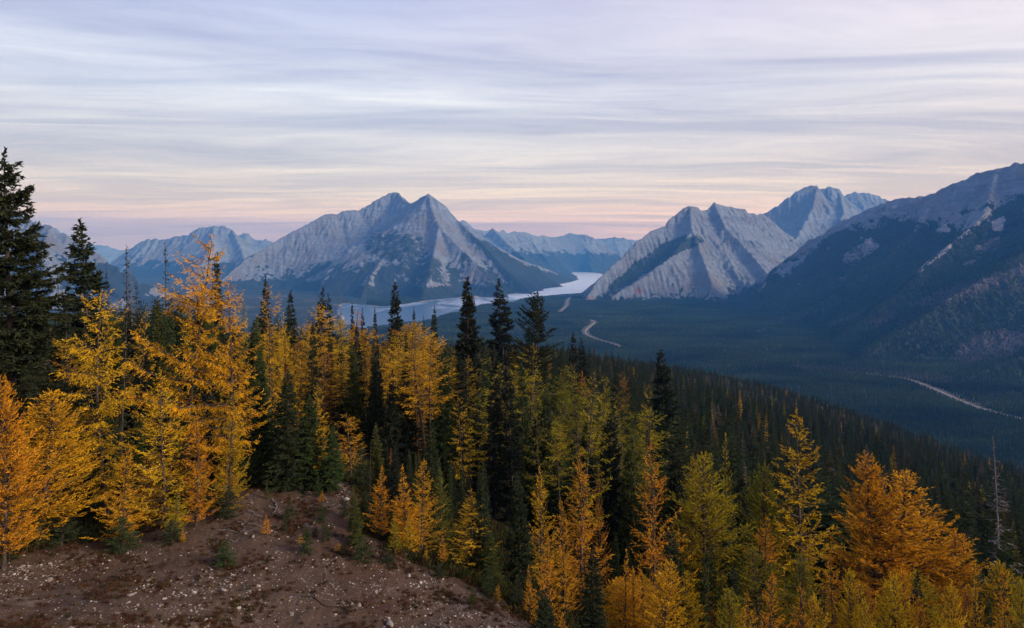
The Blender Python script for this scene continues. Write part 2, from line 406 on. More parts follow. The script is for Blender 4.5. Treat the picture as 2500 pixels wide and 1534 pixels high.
M.append(mountain("broad hazy blue mountain with a blunt top left of the double peak", [C1, C2, C3], 20, 111, slope=0.62, tree=0.28, er=10, jag=0.6, bedA=4.0, gully=1.8))
M.append(mountain("small notched blue summit between the blunt mountain and the double peak", [D1], 34, 121, slope=0.66, tree=0.2, er=3, jag=0.4, bedA=2.0, gully=2.0))
M.append(mountain("jagged blue mountain chain behind the far end of the lake", [F1, F2, F3, F4, F5], 21, 131, slope=0.66, tree=0.40, er=7, gully=2.2, jag=0.5, bedA=2.0))
M.append(mountain("low pale blue range at the right end of the far chain", [G1], 36, 141, slope=0.6, tree=0.2, er=3, jag=0.5, bedA=2.0, gully=2.0))

# patches of bare scree, rust-coloured scrub and dead grey wood
def paint(m):
    px, py = project(m['V']); z = m['V'][:, 2]
    n = Perlin(m['seed'] + 7); x, y = m['V'][:, 0], m['V'][:, 1]
    w = 16 * fbm(n, x / 160, y / 160, 5, 0.65); wx = 16 * fbm(n, y / 130, x / 130, 5, 0.65)
    px = px + wx; py = py + w
    fo = m['fo'].copy(); red = np.zeros(len(z)); dead = np.zeros(len(z)); pale = np.zeros(len(z))
    s = m['seed']
    if s == 41:
        for pg in ([(905, 560), (1000, 560), (1040, 600), (1085, 640), (1090, 690), (1020, 700), (960, 650), (910, 640), (880, 600)],
                   [(1000, 555), (1035, 565), (1045, 620), (1010, 600)], [(1110, 610), (1160, 615), (1165, 660), (1120, 665)]):
            fo = np.maximum(fo, patch(px, py, pg, 22) * 0.62)
        fo = np.maximum(fo, patch(px, py, [(1130, 560), (1270, 640), (1420, 690), (1300, 720), (1240, 690)], 8))
        for pg in ([(1045, 700), (1085, 690), (1150, 705), (1120, 722), (1060, 715)], [(1250, 655), (1330, 700), (1315, 705), (1240, 672)], [(1000, 640), (1060, 660), (1040, 700), (1000, 690)]):
            red = np.maximum(red, 0.8 * patch(px, py, pg, 6))
        fo = np.maximum(fo, sstep(60, -40, z - LAKE - 110))
    if s == 51:
        fo = np.maximum(fo, patch(px, py, [(1620, 590), (1700, 570), (1720, 590), (1660, 620), (1560, 680), (1490, 720), (1480, 700)], 6) * 0.75)
        for pg in ([(1415, 745), (1440, 725), (1450, 735), (1430, 748)], [(1460, 745), (1490, 722), (1500, 735), (1480, 745)], [(1520, 730), (1560, 700), (1580, 715), (1550, 725)]):
            red = np.maximum(red, patch(px, py, pg, 5))
    if s == 81:
        rockline = np.interp(px, [1700, 1860, 1960, 2030, 2120, 2200, 2300, 2380, 2420, 2520], [716, 680, 620, 565, 545, 540, 520, 520, 500, 500])
        fo = sstep(-34, 26, py - rockline - 10 + 30 * fbm(n, x / 90, y / 90, 4) + 80 * fbm(n, x / 380 + 7, y / 380, 4)) * np.maximum(sstep(0.5, 0.7, m['nz']), 0.75)
        for pg in ([(2230, 662), (2300, 612), (2350, 570), (2350, 577), (2310, 618), (2240, 668)], [(2350, 568), (2400, 525), (2430, 500), (2436, 505), (2404, 535), (2352, 578)],
                   [(2285, 560), (2310, 545), (2325, 570), (2295, 575)], [(2110, 590), (2130, 580), (2140, 600), (2120, 605)], [(2420, 540), (2450, 530), (2460, 560), (2425, 570)]):
            q = patch(px, py, pg, 4) * 0.8; pale = np.maximum(pale, q); fo *= 1 - q
        for pg in ([(2020, 705), (2060, 660), (2090, 645), (2080, 680), (2030, 708)], [(2050, 630), (2110, 590), (2150, 600), (2100, 640), (2060, 650)], [(2340, 650), (2400, 590), (2440, 570), (2440, 610), (2370, 650)],
                   [(2290, 500), (2340, 510), (2350, 550), (2300, 540)]):
            q = patch(px, py, pg, 6) * 0.8; red = np.maximum(red, q); fo *= 1 - q * 0.8
        red *= 0.55; fo = np.maximum(fo, sstep(45, 110, py - rockline) * (1 - 0.9 * pale) * (1 - red))
        dead = dead_mask(px, py)
    if s == 91:
        fo = np.maximum(fo, patch(px, py, [(228, 640), (300, 650), (380, 700), (330, 740), (240, 720)], 8) * .8)
    if s == 131:
        fo = np.maximum(fo, sstep(-5, 8, py - 618 + 14 * fbm(n, x / 300, y * 0, 3)))
    m.update(fo=fo, red=red, dead=dead, pale=pale)
    full = np.zeros(m['used'].shape); full[m['used']] = fo; m['fg'] = full.reshape(m['shape'])

def dead_mask(px, py):
    d = np.zeros(px.shape)
    for pg, a in (([(2015, 795), (2100, 762), (2115, 750), (2100, 775), (2020, 805)], 1), ([(2220, 745), (2300, 705), (2400, 685), (2520, 640), (2520, 665), (2400, 710), (2300, 745), (2230, 750)], 1),
                  ([(2120, 785), (2180, 760), (2180, 785), (2120, 800)], .7), ([(2200, 775), (2230, 765), (2230, 785), (2195, 790)], .7), ([(1860, 790), (1935, 770), (1920, 780), (1870, 800)], .6),
                  ([(2325, 880), (2345, 840), (2400, 815), (2470, 805), (2520, 815), (2520, 850), (2420, 880), (2360, 895)], 1), ([(2440, 715), (2500, 690), (2500, 710), (2450, 725)], .7)):
        d = np.maximum(d, a * patch(px, py, pg, 9))
    return d
for m in M: paint(m)

# rock, scree, wood and scrub share one recipe; the masks are where each really grows
def land_material(name, rock=(0.150, 0.176, 0.236), wood=(0.017, 0.025, 0.027), fine=1.0):
    k = NT(name)
    geo = k.n('ShaderNodeNewGeometry'); P = geo.outputs['Position']
    fo = k.attr('wood').outputs['Fac']; red = k.attr('rust').outputs['Fac']; dead = k.attr('dead').outputs['Fac']; pale = k.attr('scree').outputs['Fac']
    mp = k.n('ShaderNodeMapping', {'Vector': P, 'Rotation': (R(20), R(52), R(25)), 'Scale': (0.0011, 0.0011, 0.011)})
    strata = k.noise(mp.outputs[0], 1.0 * fine, 6, 0.62, 1.1)
    mp2 = k.n('ShaderNodeMapping', {'Vector': P, 'Rotation': (R(-15), R(-48), R(-35)), 'Scale': (0.0016, 0.0016, 0.013)})
    strata2 = k.noise(mp2.outputs[0], 1.3 * fine, 5, 0.6, 0.8)
    big = k.noise(P, 0.0021 * fine, 5, 0.6)
    fine_n = k.noise(P, 0.02 * fine, 4, 0.65)
    al = k.attr('along').outputs['Fac']; dn = k.attr('down').outputs['Fac']
    sv = k.n('ShaderNodeCombineXYZ', {0: k.math('MULTIPLY', al, 0.011 * fine), 1: k.math('MULTIPLY', dn, 0.0035 * fine), 2: 0.0}).outputs[0]
    runs = k.noise(sv, 1.0, 8, 0.72, 1.6)
    c = k.ramp(runs, [(0.30, tuple(v * 0.60 for v in rock)), (0.45, tuple(v * 0.85 for v in rock)), (0.58, tuple(v * 1.1 for v in rock)), (0.72, tuple(v * 1.45 for v in rock))])
    bd_ = k.attr('bed').outputs['Fac']; px_ = k.n('ShaderNodeSeparateXYZ', {0: P}).outputs
    bv = k.n('ShaderNodeCombineXYZ', {0: k.math('MULTIPLY', bd_, 2.1), 1: k.math('MULTIPLY', px_[0], 0.0022), 2: k.math('MULTIPLY', px_[1], 0.0022)}).outputs[0]
    beds = k.noise(bv, 1.0, 6, 0.7, 0.25)
    c = k.mix(k.math('MULTIPLY', k.mapr(beds, 0.40, 0.62), 0.62), c, k.ramp(beds, [(0.40, tuple(v * 0.45 for v in rock)), (0.52, tuple(v * 1.3 for v in rock)), (0.60, tuple(v * 0.6 for v in rock)), (0.68, tuple(v * 1.7 for v in rock))]))
    c = k.mix(k.math('MULTIPLY', k.mapr(strata, 0.46, 0.58), 0.55), c, tuple(v * 1.25 for v in rock))
    c = k.mix(k.math('MULTIPLY', k.mapr(strata2, 0.54, 0.62), 0.45), c, tuple(v * 0.50 for v in rock))
    c = k.mix(k.mapr(big, 0.50, 0.66), c, (0.135, 0.13, 0.145))
    c = k.mix(k.math('MULTIPLY', k.mapr(fine_n, 0.35, 0.7), 0.4), c, tuple(v * 0.55 for v in rock))
    c = k.mix(k.math('MULTIPLY', pale, k.mapr(k.noise(P, 0.016 * fine, 5, 0.7), 0.36, 0.58)), c, (0.36, 0.33, 0.33))
    rn = k.mapr(k.noise(P, 0.012 * fine, 5, 0.7), 0.38, 0.60)
    c = k.mix(k.math('MULTIPLY', red, rn), c, (0.17, 0.080, 0.050))
    fo2 = k.mapr(k.math('ADD', fo, k.math('MULTIPLY', k.math('SUBTRACT', k.noise(P, 0.011 * fine, 6, 0.72), 0.5), 1.7)), 0.42, 0.58)
    wn = k.noise(P, 0.05 * fine, 3, 0.7)
    wc = k.mix(k.mapr(wn, 0.35, 0.7), wood, tuple(v * 1.9 for v in wood))
    wc = k.mix(k.math('MULTIPLY', dead, 0.7), wc, (0.095, 0.080, 0.095))
    c = k.mix(fo2, c, wc)
    bump = k.n('ShaderNodeBump', {'Height': k.math('ADD', k.math('MULTIPLY', fine_n, 1.0), k.math('MULTIPLY', strata2, 0.8)), 'Strength': 0.8, 'Distance': 18.0 / fine})
    b = k.n('ShaderNodeBsdfPrincipled', {'Base Color': c, 'Roughness': 0.95, 'Specular IOR Level': 0.1, 'Normal': bump.outputs[0]})
    return k.out(b.outputs[0])
m_near = land_material('limestone_and_wood')
m_far = land_material('far_limestone_and_wood', fine=0.55)
for m in M:
    far = m['V'][:, 1].mean() > 12500
    me = mesh_from('mountain', m['V'], m['F'], m_far if far else m_near, True, dict(wood=m['fo'], along=m['tt'], down=m['dd'], bed=m['bed'], rust=m['red'], dead=m['dead'], scree=m['pale']))
    tag(link('mountain', me), m['label'], None, 'mountains round the valley', 'structure')

# ------------------------------------------------------------------ the ground: one sheet from under the camera to the horizon
aF = np.linspace(R(-52), R(52), 900); aB = np.linspace(R(52), R(308), 60)[1:]
ang = np.r_[aF, aB]                       # azimuth from +Y, clockwise
rad = np.r_[np.geomspace(7, 60, 330), np.geomspace(60, 1100, 260)[1:], np.geomspace(1100, 17000, 300)[1:], np.geomspace(17000, 26500, 12)[1:]]
AG, RG = np.meshgrid(ang, rad); GX = RG * np.sin(AG); GY = RG * np.cos(AG)
GZ = ground_z(GX, GY)
nr_, nc_ = GX.shape
V = np.stack([GX, GY, GZ], -1).reshape(-1, 3)
i = np.arange(nr_ - 1)[:, None] * nc_; j = np.arange(nc_); j2 = (j + 1) % nc_
Fq = np.stack([i + j, i + j2, i + nc_ + j2, i + nc_ + j], -1).reshape(-1, 4)[:, ::-1]
cz = float(GZ[0].mean()); V = np.vstack([V, [[0, 0, cz]]])
Fq = np.vstack([Fq, np.stack([np.full(nc_, len(V) - 1), j, j2, j2], -1)[:, [0, 1, 2, 2]]]) if False else Fq
gpx, gpy = project(V); behind = V[:, 1] < 5
gx, gy = V[:, 0], V[:, 1]; rr = np.hypot(gx, gy)
clear_px = [(-200, 1420), (0, 1372), (120, 1330), (250, 1322), (330, 1290), (420, 1250), (520, 1235), (600, 1195), (700, 1178), (790, 1168), (850, 1180), (885, 1215), (860, 1260), (880, 1300), (950, 1340), (1060, 1395), (1180, 1440), (1240, 1480), (1330, 1545), (1400, 1700), (900, 2600), (-900, 2600)]
def clearing(x, y):
    x = np.asarray(x, float); y = np.asarray(y, float)
    D = np.maximum(y, 4.0); z = ground_z(x, y)
    px = 1250 + x / D * F; py = HOR - z / D * F
    m = sstep(16, -16, poly_sd(np.array(clear_px, float), px, py + 14 * fbm(nC, x / 2.2, y / 2.2, 3)))
    return m * (np.hypot(x, y) < 70)
near_m = rr < 75
clr = np.zeros(len(V)); clr[near_m] = clearing(gx[near_m], gy[near_m]); clr[(rr < 16)] = 1
sdl = poly_sd(lake_poly, gx, gy); shore = sstep(95, 5, sdl) * (rr > 2000)
droad = np.full(len(V), 1e9)
for rd in roads: droad = np.minimum(droad, line_dist(rd, gx, gy)[0])
verge = sstep(70, 14, droad) * (rr > 1200)
deadg = dead_mask(gpx, gpy) * (rr > 1200)
deadg = np.maximum(deadg, 0.8 * patch(gpx, gpy, [(1925, 893), (2150, 905), (2330, 925), (2330, 945), (2130, 918), (1930, 903)], 6) * (rr > 1200))
k = NT('forest_floor_and_gravel')
P = k.n('ShaderNodeNewGeometry').outputs['Position']
cl = k.attr('clearing').outputs['Fac']; sh = k.attr('shore').outputs['Fac']; vg = k.attr('verge').outputs['Fac']; dd = k.attr('dead').outputs['Fac']
n1 = k.noise(P, 0.45, 6, 0.62); n2 = k.noise(P, 3.2, 5, 0.7); n3 = k.noise(P, 22.0, 3, 0.7)
soil = k.ramp(n1, [(0.30, (0.045, 0.027, 0.017)), (0.48, (0.085, 0.055, 0.036)), (0.62, (0.070, 0.040, 0.022)), (0.75, (0.14, 0.100, 0.072))])
soil = k.mix(k.math('MULTIPLY', k.mapr(n2, 0.42, 0.66), 0.55), soil, (0.050, 0.030, 0.025))
soil = k.mix(k.math('MULTIPLY', k.mapr(n3, 0.56, 0.68), 0.6), soil, (0.23, 0.18, 0.175))
vo = k.n('ShaderNodeTexVoronoi', {'Vector': P, 'Scale': 9.0, 'Randomness': 1.0})
peb = k.math('MULTIPLY', k.mapr(vo.outputs['Distance'], 0.30, 0.18), k.mapr(k.noise(P, 0.9, 4, 0.7), 0.50, 0.60))
soil = k.mix(k.math('MULTIPLY', peb, 0.8), soil, (0.34, 0.29, 0.285))
litter = k.ramp(n2, [(0.35, (0.020, 0.018, 0.012)), (0.6, (0.045, 0.032, 0.018)), (0.75, (0.07, 0.04, 0.02))])
farf = k.ramp(k.noise(P, 0.02, 6, 0.75), [(0.35, (0.014, 0.022, 0.020)), (0.6, (0.026, 0.038, 0.030)), (0.8, (0.036, 0.046, 0.034))])
dist = k.n('ShaderNodeVectorMath', {0: P}, operation='LENGTH').outputs['Value']
c = k.mix(k.mapr(dist, 400, 1000), litter, farf)
meadow = k.mapr(k.noise(P, 0.0032, 4, 0.6), 0.56, 0.66)
c = k.mix(k.math('MULTIPLY', meadow, k.mapr(dist, 1200, 1500)), c, (0.085, 0.078, 0.040))
soil = k.mix(k.math('MULTIPLY', k.mapr(k.noise(P, 0.22, 5, 0.65, 0.8), 0.52, 0.62), 0.75), soil, (0.062, 0.030, 0.018))
soil = k.mix(k.math('MULTIPLY', k.mapr(k.noise(P, 0.33, 5, 0.7, 0.8), 0.60, 0.68), 0.6), soil, (0.21, 0.165, 0.14))
edge_ = k.math('MULTIPLY', k.mapr(cl, 1.0, 0.45), k.mapr(n2, 0.35, 0.6))
soil = k.mix(k.math('MULTIPLY', edge_, 0.7), soil, (0.12, 0.060, 0.018))
c = k.mix(cl, c, soil)
c = k.mix(k.math('MULTIPLY', dd, 0.6), c, (0.14, 0.12, 0.13))
c = k.mix(k.math('MULTIPLY', vg, k.mapr(k.noise(P, 0.03, 4, 0.7), 0.35, 0.55)), c, (0.13, 0.115, 0.10))
c = k.mix(k.mapr(sh, 0.55, 0.9), c, (0.33, 0.29, 0.27))
bump = k.n('ShaderNodeBump', {'Height': k.math('ADD', k.math('ADD', n2, k.math('MULTIPLY', n3, 0.35)), peb), 'Strength': 0.8, 'Distance': 0.07})
b = k.n('ShaderNodeBsdfPrincipled', {'Base Color': c, 'Roughness': 0.95, 'Specular IOR Level': 0.15, 'Normal': bump.outputs[0]})
m_ground = k.out(b.outputs[0])
me = mesh_from('ground', V, Fq, m_ground, True, dict(clearing=clr, shore=shore, verge=verge, dead=deadg))
ground = tag(link('ground', me), kind='structure')
# the disc right under the camera closes the sheet
bm_v = np.vstack([V[:nc_], V[-1:]]); f3 = np.stack([np.full(nc_, nc_), j2, j], -1)
me = mesh_from('ground', bm_v, f3[:, ::-1], m_ground, True, dict(clearing=np.ones(len(bm_v)), shore=np.zeros(len(bm_v)), verge=np.zeros(len(bm_v)), dead=np.zeros(len(bm_v))))
tag(link('ground', me), kind='structure')

# ------------------------------------------------------------------ water
k = NT('lake_water')
P = k.n('ShaderNodeNewGeometry').outputs['Position']
mp = k.n('ShaderNodeMapping', {'Vector': P, 'Scale': (0.002, 0.0007, 1)})
rgh = k.mapr(k.noise(mp.outputs[0], 1.6, 5, 0.6, 0.6), 0.44, 0.62, 0.22, 0.36)
wb = k.n('ShaderNodeBump', {'Height': k.noise(P, 0.25, 3, 0.6), 'Strength': 0.05, 'Distance': 0.4})
b = k.n('ShaderNodeBsdfPrincipled', {'Base Color': (0.02, 0.10, 0.22, 1), 'Roughness': 0.18, 'IOR': 1.33, 'Normal': wb.outputs[0]})
sx_ = k.n('ShaderNodeSeparateXYZ', {0: P}).outputs
wind = k.math('ADD', k.math('MULTIPLY', sx_[1], 0.00042), k.math('MULTIPLY', k.math('SUBTRACT', k.noise(mp.outputs[0], 1.6, 5, 0.6, 0.6), 0.5), 2.6))
g_ = k.n('ShaderNodeBsdfGlossy', {'Color': (0.86, 0.90, 1.0, 1), 'Roughness': 0.42, 'Normal': wb.outputs[0]})
mx = k.n('ShaderNodeMixShader', {0: k.mapr(wind, 2.60, 3.15, 0.14, 0.98), 1: b.outputs[0], 2: g_.outputs[0]})
m_water = k.out(mx.outputs[0])
xs = np.linspace(-6500, 3200, 60); ys = np.linspace(3900, 17500, 60)
XX, YY = np.meshgrid(xs, ys)
me = mesh_from('lake', np.stack([XX, YY, np.full(XX.shape, LAKE)], -1).reshape(-1, 3), grid_faces(60, 60), m_water)
tag(link('lake', me), kind='structure')

# ------------------------------------------------------------------ roads
k = NT('road_gravel')
P = k.n('ShaderNodeNewGeometry').outputs['Position']
c = k.mix(k.noise(P, 0.06, 4, 0.6), (0.17, 0.15, 0.14), (0.31, 0.27, 0.245))
m_road = k.out(k.n('ShaderNodeBsdfPrincipled', {'Base Color': c, 'Roughness': 0.9}).outputs[0])
for rd, w in zip(roads, (8, 8, 5)):
    P = []; 
    for i in range(len(rd) - 1):
        a, b_ = rd[i], rd[i + 1]; n = max(2, int(np.hypot(*(b_ - a)) / 12))
        for t in np.arange(n) / n: P.append(a + (b_ - a) * t)
    P.append(rd[-1]); P = np.array(P); T = np.gradient(P, axis=0); T /= np.linalg.norm(T, axis=1)[:, None]
    N = np.c_[-T[:, 1], T[:, 0]]; wv = w * (1 + 0.18 * nC(np.arange(len(P)) / 7.0, np.zeros(len(P))))[:, None]
    cols = [P + N * wv * s for s in (-.62, -.5, 0, .5, .62)]
    zz = valley_z(P[:, 0], P[:, 1])
    rows = [np.c_[q, zz + dz] for q, dz in zip(cols, (-1.5, 2.0, 2.3, 2.0, -1.5))]
    V5 = np.stack(rows, 1).reshape(-1, 3)
    tag(link('road', mesh_from('road', V5, grid_faces(len(P), 5), m_road, True)), kind='structure')
# ------------------------------------------------------------------ tree builder
def unit(v): return v / (np.linalg.norm(v, axis=-1, keepdims=True) + 1e-9)

def tube(P, Rr, sides, ph=0.0):
    """tapered tubes along many polylines: P (n,K,3), Rr (n,K) -> verts, quads"""
    n, K, _ = P.shape
    T = unit(np.gradient(P, axis=1))
    up = np.zeros_like(T); up[..., 2] = 1; vert = np.abs(T[..., 2]) > 0.9; up[vert] = (1, 0, 0)
    A = unit(np.cross(T, up)); B = np.cross(T, A)
    a = np.arange(sides) * 2 * np.pi / sides + ph
    V = P[:, :, None] + Rr[:, :, None, None] * (A[:, :, None] * np.cos(a)[None, None, :, None] + B[:, :, None] * np.sin(a)[None, None, :, None])
    i = np.arange(K - 1)[:, None] * sides; j = np.arange(sides); j2 = (j + 1) % sides
    f = np.stack([i + j, i + j2, i + sides + j2, i + sides + j], -1).reshape(-1, 4)
    Fq = (np.arange(n)[:, None, None] * K * sides + f[None]).reshape(-1, 4)
    return V.reshape(-1, 3), Fq

def tri_quads(V, Fq):
    return np.vstack([Fq[:, [0, 1, 2]], Fq[:, [0, 2, 3]]])

def conifer(seed, H, nb, Lmax, t0=0.06, prof='cone', a0=(-0.1, 0.7), b0=(0.25, 0.1), tw_len=0.45, tw_gap=0.12, bl=0.10, bw=0.028, bpm=26,
            droop=0.15, asym=0.0, bend=0.02, bare=0.0, r0=None, twspread=0.75, sparse=0.0, rnd=0.8, leader=0.0, tww=0.006, wood_sides=3, sub=0, tiers=0):
    rs = np.random.RandomState(seed)
    r0 = r0 or H * 0.014
    az0 = rs.rand() * 6.28
    # trunk
    K = 16; s = np.linspace(0, 1, K)
    bx = H * bend * (np.sin(s * 2.2 + rs.rand() * 6) - np.sin(rs.rand() * 6) * 0) ; by = H * bend * np.sin(s * 3.1 + rs.rand() * 6)
    bx -= bx[0]; by -= by[0]
    TP = np.stack([bx, by, s * H], -1)
    TR = r0 * ((1 - s) ** 0.85 * (1 + 0.5 * np.exp(-s * 28))) + 0.012
    tv, tf = tube(TP[None], TR[None], 7)
    def trunk_at(t): return np.stack([np.interp(t, s, TP[:, 0]), np.interp(t, s, TP[:, 1]), t * H], -1)
    t = t0 + (1 - t0) * (np.sort(rs.rand(nb)) ** 0.92) * 0.985
    if tiers:
        t = t0 + (1 - t0) * 0.98 * np.clip((np.floor((t - t0) / (1 - t0) * tiers) + 0.5 + 0.35 * rs.randn(nb)) / tiers, 0, 1)
    q = (t - t0) / (1 - t0)
    if prof == 'cone': pr = (1 - q) ** 0.85
    elif prof == 'spire': pr = np.minimum((1 - q) * 1.25, 0.62 + 0.38 * (1 - q)) * (1 - q ** 7)
    elif prof == 'round': pr = np.minimum(1, (q + 0.12) * 2.6) * (1 - q ** 2.4) ** 0.75
    elif prof == 'cone2': pr = np.minimum(1, (q + 0.14) * 3.2) * (1 - q) ** 0.72
    elif prof == 'old': pr = np.minimum(1, (q + 0.18) * 1.9) * (1 - q) ** 0.5
    else: pr = np.minimum(1, (q + 0.2) * 2.2) * (1 - q) ** 0.7
    pr = pr + 0.03 + leader * (q > 0.9) * 0.0
    L = Lmax * pr * (0.55 + 0.6 * rs.rand(nb))
    az = np.arange(nb) * 2.39996 + rs.randn(nb) * 0.5
    L *= 1 + asym * np.cos(az - az0)
    L *= np.where(rs.rand(nb) < sparse, 0.35, 1.0)
    a = a0[0] + (a0[1] - a0[0]) * q ** 1.3 + rs.randn(nb) * 0.12
    b = b0[0] + (b0[1] - b0[0]) * q + rs.randn(nb) * 0.08
    Kb = 7; ss = np.linspace(0, 1, Kb)
    h = np.stack([np.cos(az), np.sin(az), np.zeros(nb)], -1); pl = np.stack([-np.sin(az), np.cos(az), np.zeros(nb)], -1)
    wob = rs.randn(nb) * 0.13; wob2 = rs.randn(nb) * 0.06; wz = rs.randn(nb) * 0.03
    O = trunk_at(t)
    def branch(i, sv):
        Li = L[i][:, None]; x = sv
        lat = wob[i][:, None] * x ** 2 + wob2[i][:, None] * np.sin(x * 6)
        zz = a[i][:, None] * x + b[i][:, None] * x ** 2 + wz[i][:, None] * np.sin(x * 9)
        hl = Li / np.sqrt(1 + (a[i] + b[i])[:, None] ** 2 * 0.6)
        return O[i][:, None] + hl[..., None] * (x[..., None] * h[i][:, None] + lat[..., None] * pl[i][:, None]) + (hl * zz)[..., None] * np.array([0, 0, 1.0])
    ids = np.arange(nb)
    BP = branch(ids, np.tile(ss, (nb, 1)))
    BR = np.maximum(0.006, (0.010 + 0.012 * L)[:, None] * (1 - ss * 0.85)[None] * (0.8 if H < 8 else 1))
    bv, bf = tube(BP, BR, wood_sides)
    # twigs
    reps = np.maximum(2, (L / tw_gap).astype(int)); bi = np.repeat(ids, reps); n = len(bi)
    sv = 0.10 + 0.90 * rs.rand(n) ** 0.85
    p = branch(bi, sv[:, None])[:, 0]; p2 = branch(bi, (sv + 0.02)[:, None])[:, 0]
    T = unit(p2 - p); side = unit(np.cross(T, np.array([0, 0, 1.0]))) * np.sign(rs.rand(n) - 0.5)[:, None]
    sp = twspread * (0.6 + 0.6 * rs.rand(n))
    td = unit(T * (0.75 + 0.3 * sv)[:, None] + side * sp[:, None] + np.array([0, 0, -1.0]) * (droop * (0.3 + 1.4 * rs.rand(n)))[:, None] + rs.randn(n, 3) * 0.16)
    tl = tw_len * (0.30 + 0.75 * rs.rand(n)) * np.clip(1.15 - 0.65 * sv, 0.3, 1) * np.clip(L[bi] / Lmax * 1.5 + 0.25, 0.35, 1)
    # each branch ends in its own shoot
    e = branch(ids, np.full((nb, 1), 0.99))[:, 0]; e2 = branch(ids, np.full((nb, 1), 1.0))[:, 0]
    p = np.vstack([p, e]); td = np.vstack([td, unit(e2 - e)]); tl = np.r_[tl, tw_len * 0.6 * np.clip(L / Lmax + .3, .3, 1)]; bi = np.r_[bi, ids]
    # leading shoot
    nl = 5; tt = np.linspace(0.955, 1.0, nl)
    p = np.vstack([p, trunk_at(tt)]); td = np.vstack([td, unit(np.c_[rs.randn(nl, 2) * .15, np.ones(nl)])]); tl = np.r_[tl, np.full(nl, tw_len * 0.45)]; bi = np.r_[bi, np.full(nl, nb - 1)]
    if sub:
        m = np.repeat(np.arange(len(p)), sub); u = rs.rand(len(m))
        pp = p[m] + td[m] * (tl[m] * u)[:, None]
        dd = unit(td[m] + rs.randn(len(m), 3) * 0.55 - np.array([0, 0, droop * 0.8])); ll = tl[m] * 0.5 * (1 - 0.5 * u)
        p = np.vstack([p, pp]); td = np.vstack([td, dd]); tl = np.r_[tl, ll]; bi = np.r_[bi, bi[m]]
    n = len(p)
    tone = np.clip(0.5 + 0.22 * rs.randn(nb), 0, 1)[bi] * 0.6 + 0.4 * rs.rand(n)
    keep = rs.rand(n) > bare
    # bare twigs show as thin wood
    side2 = unit(np.cross(td, rs.randn(n, 3))); wv = np.stack([p - side2 * tww, p + side2 * tww, p + td * tl[:, None]], 1)
    # needles
    kn = np.maximum(2, (tl * bpm).astype(int)) * keep
    ti = np.repeat(np.arange(n), kn); m = len(ti); u = rs.rand(m)
    c = p[ti] + td[ti] * (tl[ti] * u)[:, None]
    c[:, 2] -= (tl[ti] * u ** 2) * droop * 0.35
    nd = unit(td[ti] + unit(rs.randn(m, 3)) * rnd)
    wd = unit(np.cross(nd, rs.randn(m, 3))) * (bw * (0.6 + 0.8 * rs.rand(m)))[:, None]
    ln = bl * (0.6 + 0.7 * rs.rand(m))
    tip = c + nd * ln[:, None]; mid = c + nd * (ln * 0.35)[:, None]
    LV = np.stack([c, mid + wd * 0.5, tip, mid - wd * 0.5], 1).reshape(-1, 3)
    LF = np.arange(m * 4).reshape(-1, 4)
    ltone = np.repeat(np.clip(tone[ti] + 0.12 * rs.randn(m), 0, 1), 4)
    WV = np.vstack([tv, bv, wv.reshape(-1, 3)])
    WF = np.vstack([tri_quads(tv, tf), tri_quads(bv, bf) + len(tv), np.arange(n * 3).reshape(-1, 3) + len(tv) + len(bv)])
    width = 2 * np.percentile(np.hypot(LV[:, 0], LV[:, 1]), 96) if m else 2 * Lmax
    return dict(wood=(WV, WF), leaf=(LV, LF, ltone), H=H + tw_len * 0.4, W=width, n=m)

# ------------------------------------------------------------------ tree materials
def needle_material(name, src, warm=True, trans=0.24):
    k = NT(name)
    if src == 'object': col = k.n('ShaderNodeObjectInfo').outputs['Color']
    else: col = k.attr('tint', 'INSTANCER').outputs['Color']
    tone = k.attr('tone').outputs['Fac']
    if warm:
        c = k.mix(k.mapr(tone, 0.25, 0.85), k.mix(1.0, col, (0.50, 0.42, 0.46), 'MULTIPLY'), k.mix(1.0, col, (1.22, 1.16, 1.0), 'MULTIPLY'))
    else:
        c = k.mix(k.mapr(tone, 0.2, 0.9), k.mix(1.0, col, (0.60, 0.62, 0.66), 'MULTIPLY'), k.mix(1.0, col, (1.45, 1.35, 1.1), 'MULTIPLY'))
    d = k.n('ShaderNodeBsdfDiffuse', {'Color': c, 'Roughness': 0.5}); tr = k.n('ShaderNodeBsdfTranslucent', {'Color': c})
    mx = k.n('ShaderNodeMixShader', {0: trans, 1: d.outputs[0], 2: tr.outputs[0]})
    return k.out(mx.outputs[0])
def bark_material(name, c1, c2):
    k = NT(name); P = k.n('ShaderNodeTexCoord').outputs['Object']
    mp = k.n('ShaderNodeMapping', {'Vector': P, 'Scale': (9, 9, 2.0)})
    c = k.mix(k.mapr(k.noise(mp.outputs[0], 1.5, 5, 0.7), 0.35, 0.65), c1, c2)
    return k.out(k.n('ShaderNodeBsdfPrincipled', {'Base Color': c, 'Roughness': 0.95, 'Specular IOR Level': 0.1}).outputs[0])
m_needle = needle_material('larch_needles', 'object'); m_spruce = needle_material('spruce_needles', 'object', False, 0.12)
m_stuffn = needle_material('forest_needles', 'inst', False, 0.12)
m_bark = bark_material('brown_bark', (0.035, 0.026, 0.022), (0.10, 0.075, 0.062)); m_grey = bark_material('weathered_grey_wood', (0.10, 0.085, 0.085), (0.26, 0.23, 0.22))

def D_of(x, y): return math.hypot(x, y)
class Kind:
    def __init__(self, name, spec, spruce=False, wood=None):
        self.name = name; self.spec = spec; self.spruce = spruce
        wv, wf = spec['wood']; lv, lf, lt = spec['leaf']
        self.trunk = mesh_from('trunk', wv, wf, wood or m_bark)
        self.crown = mesh_from('crown', lv, lf, m_spruce if spruce else m_needle, attrs=dict(tone=lt)) if len(lf) else None

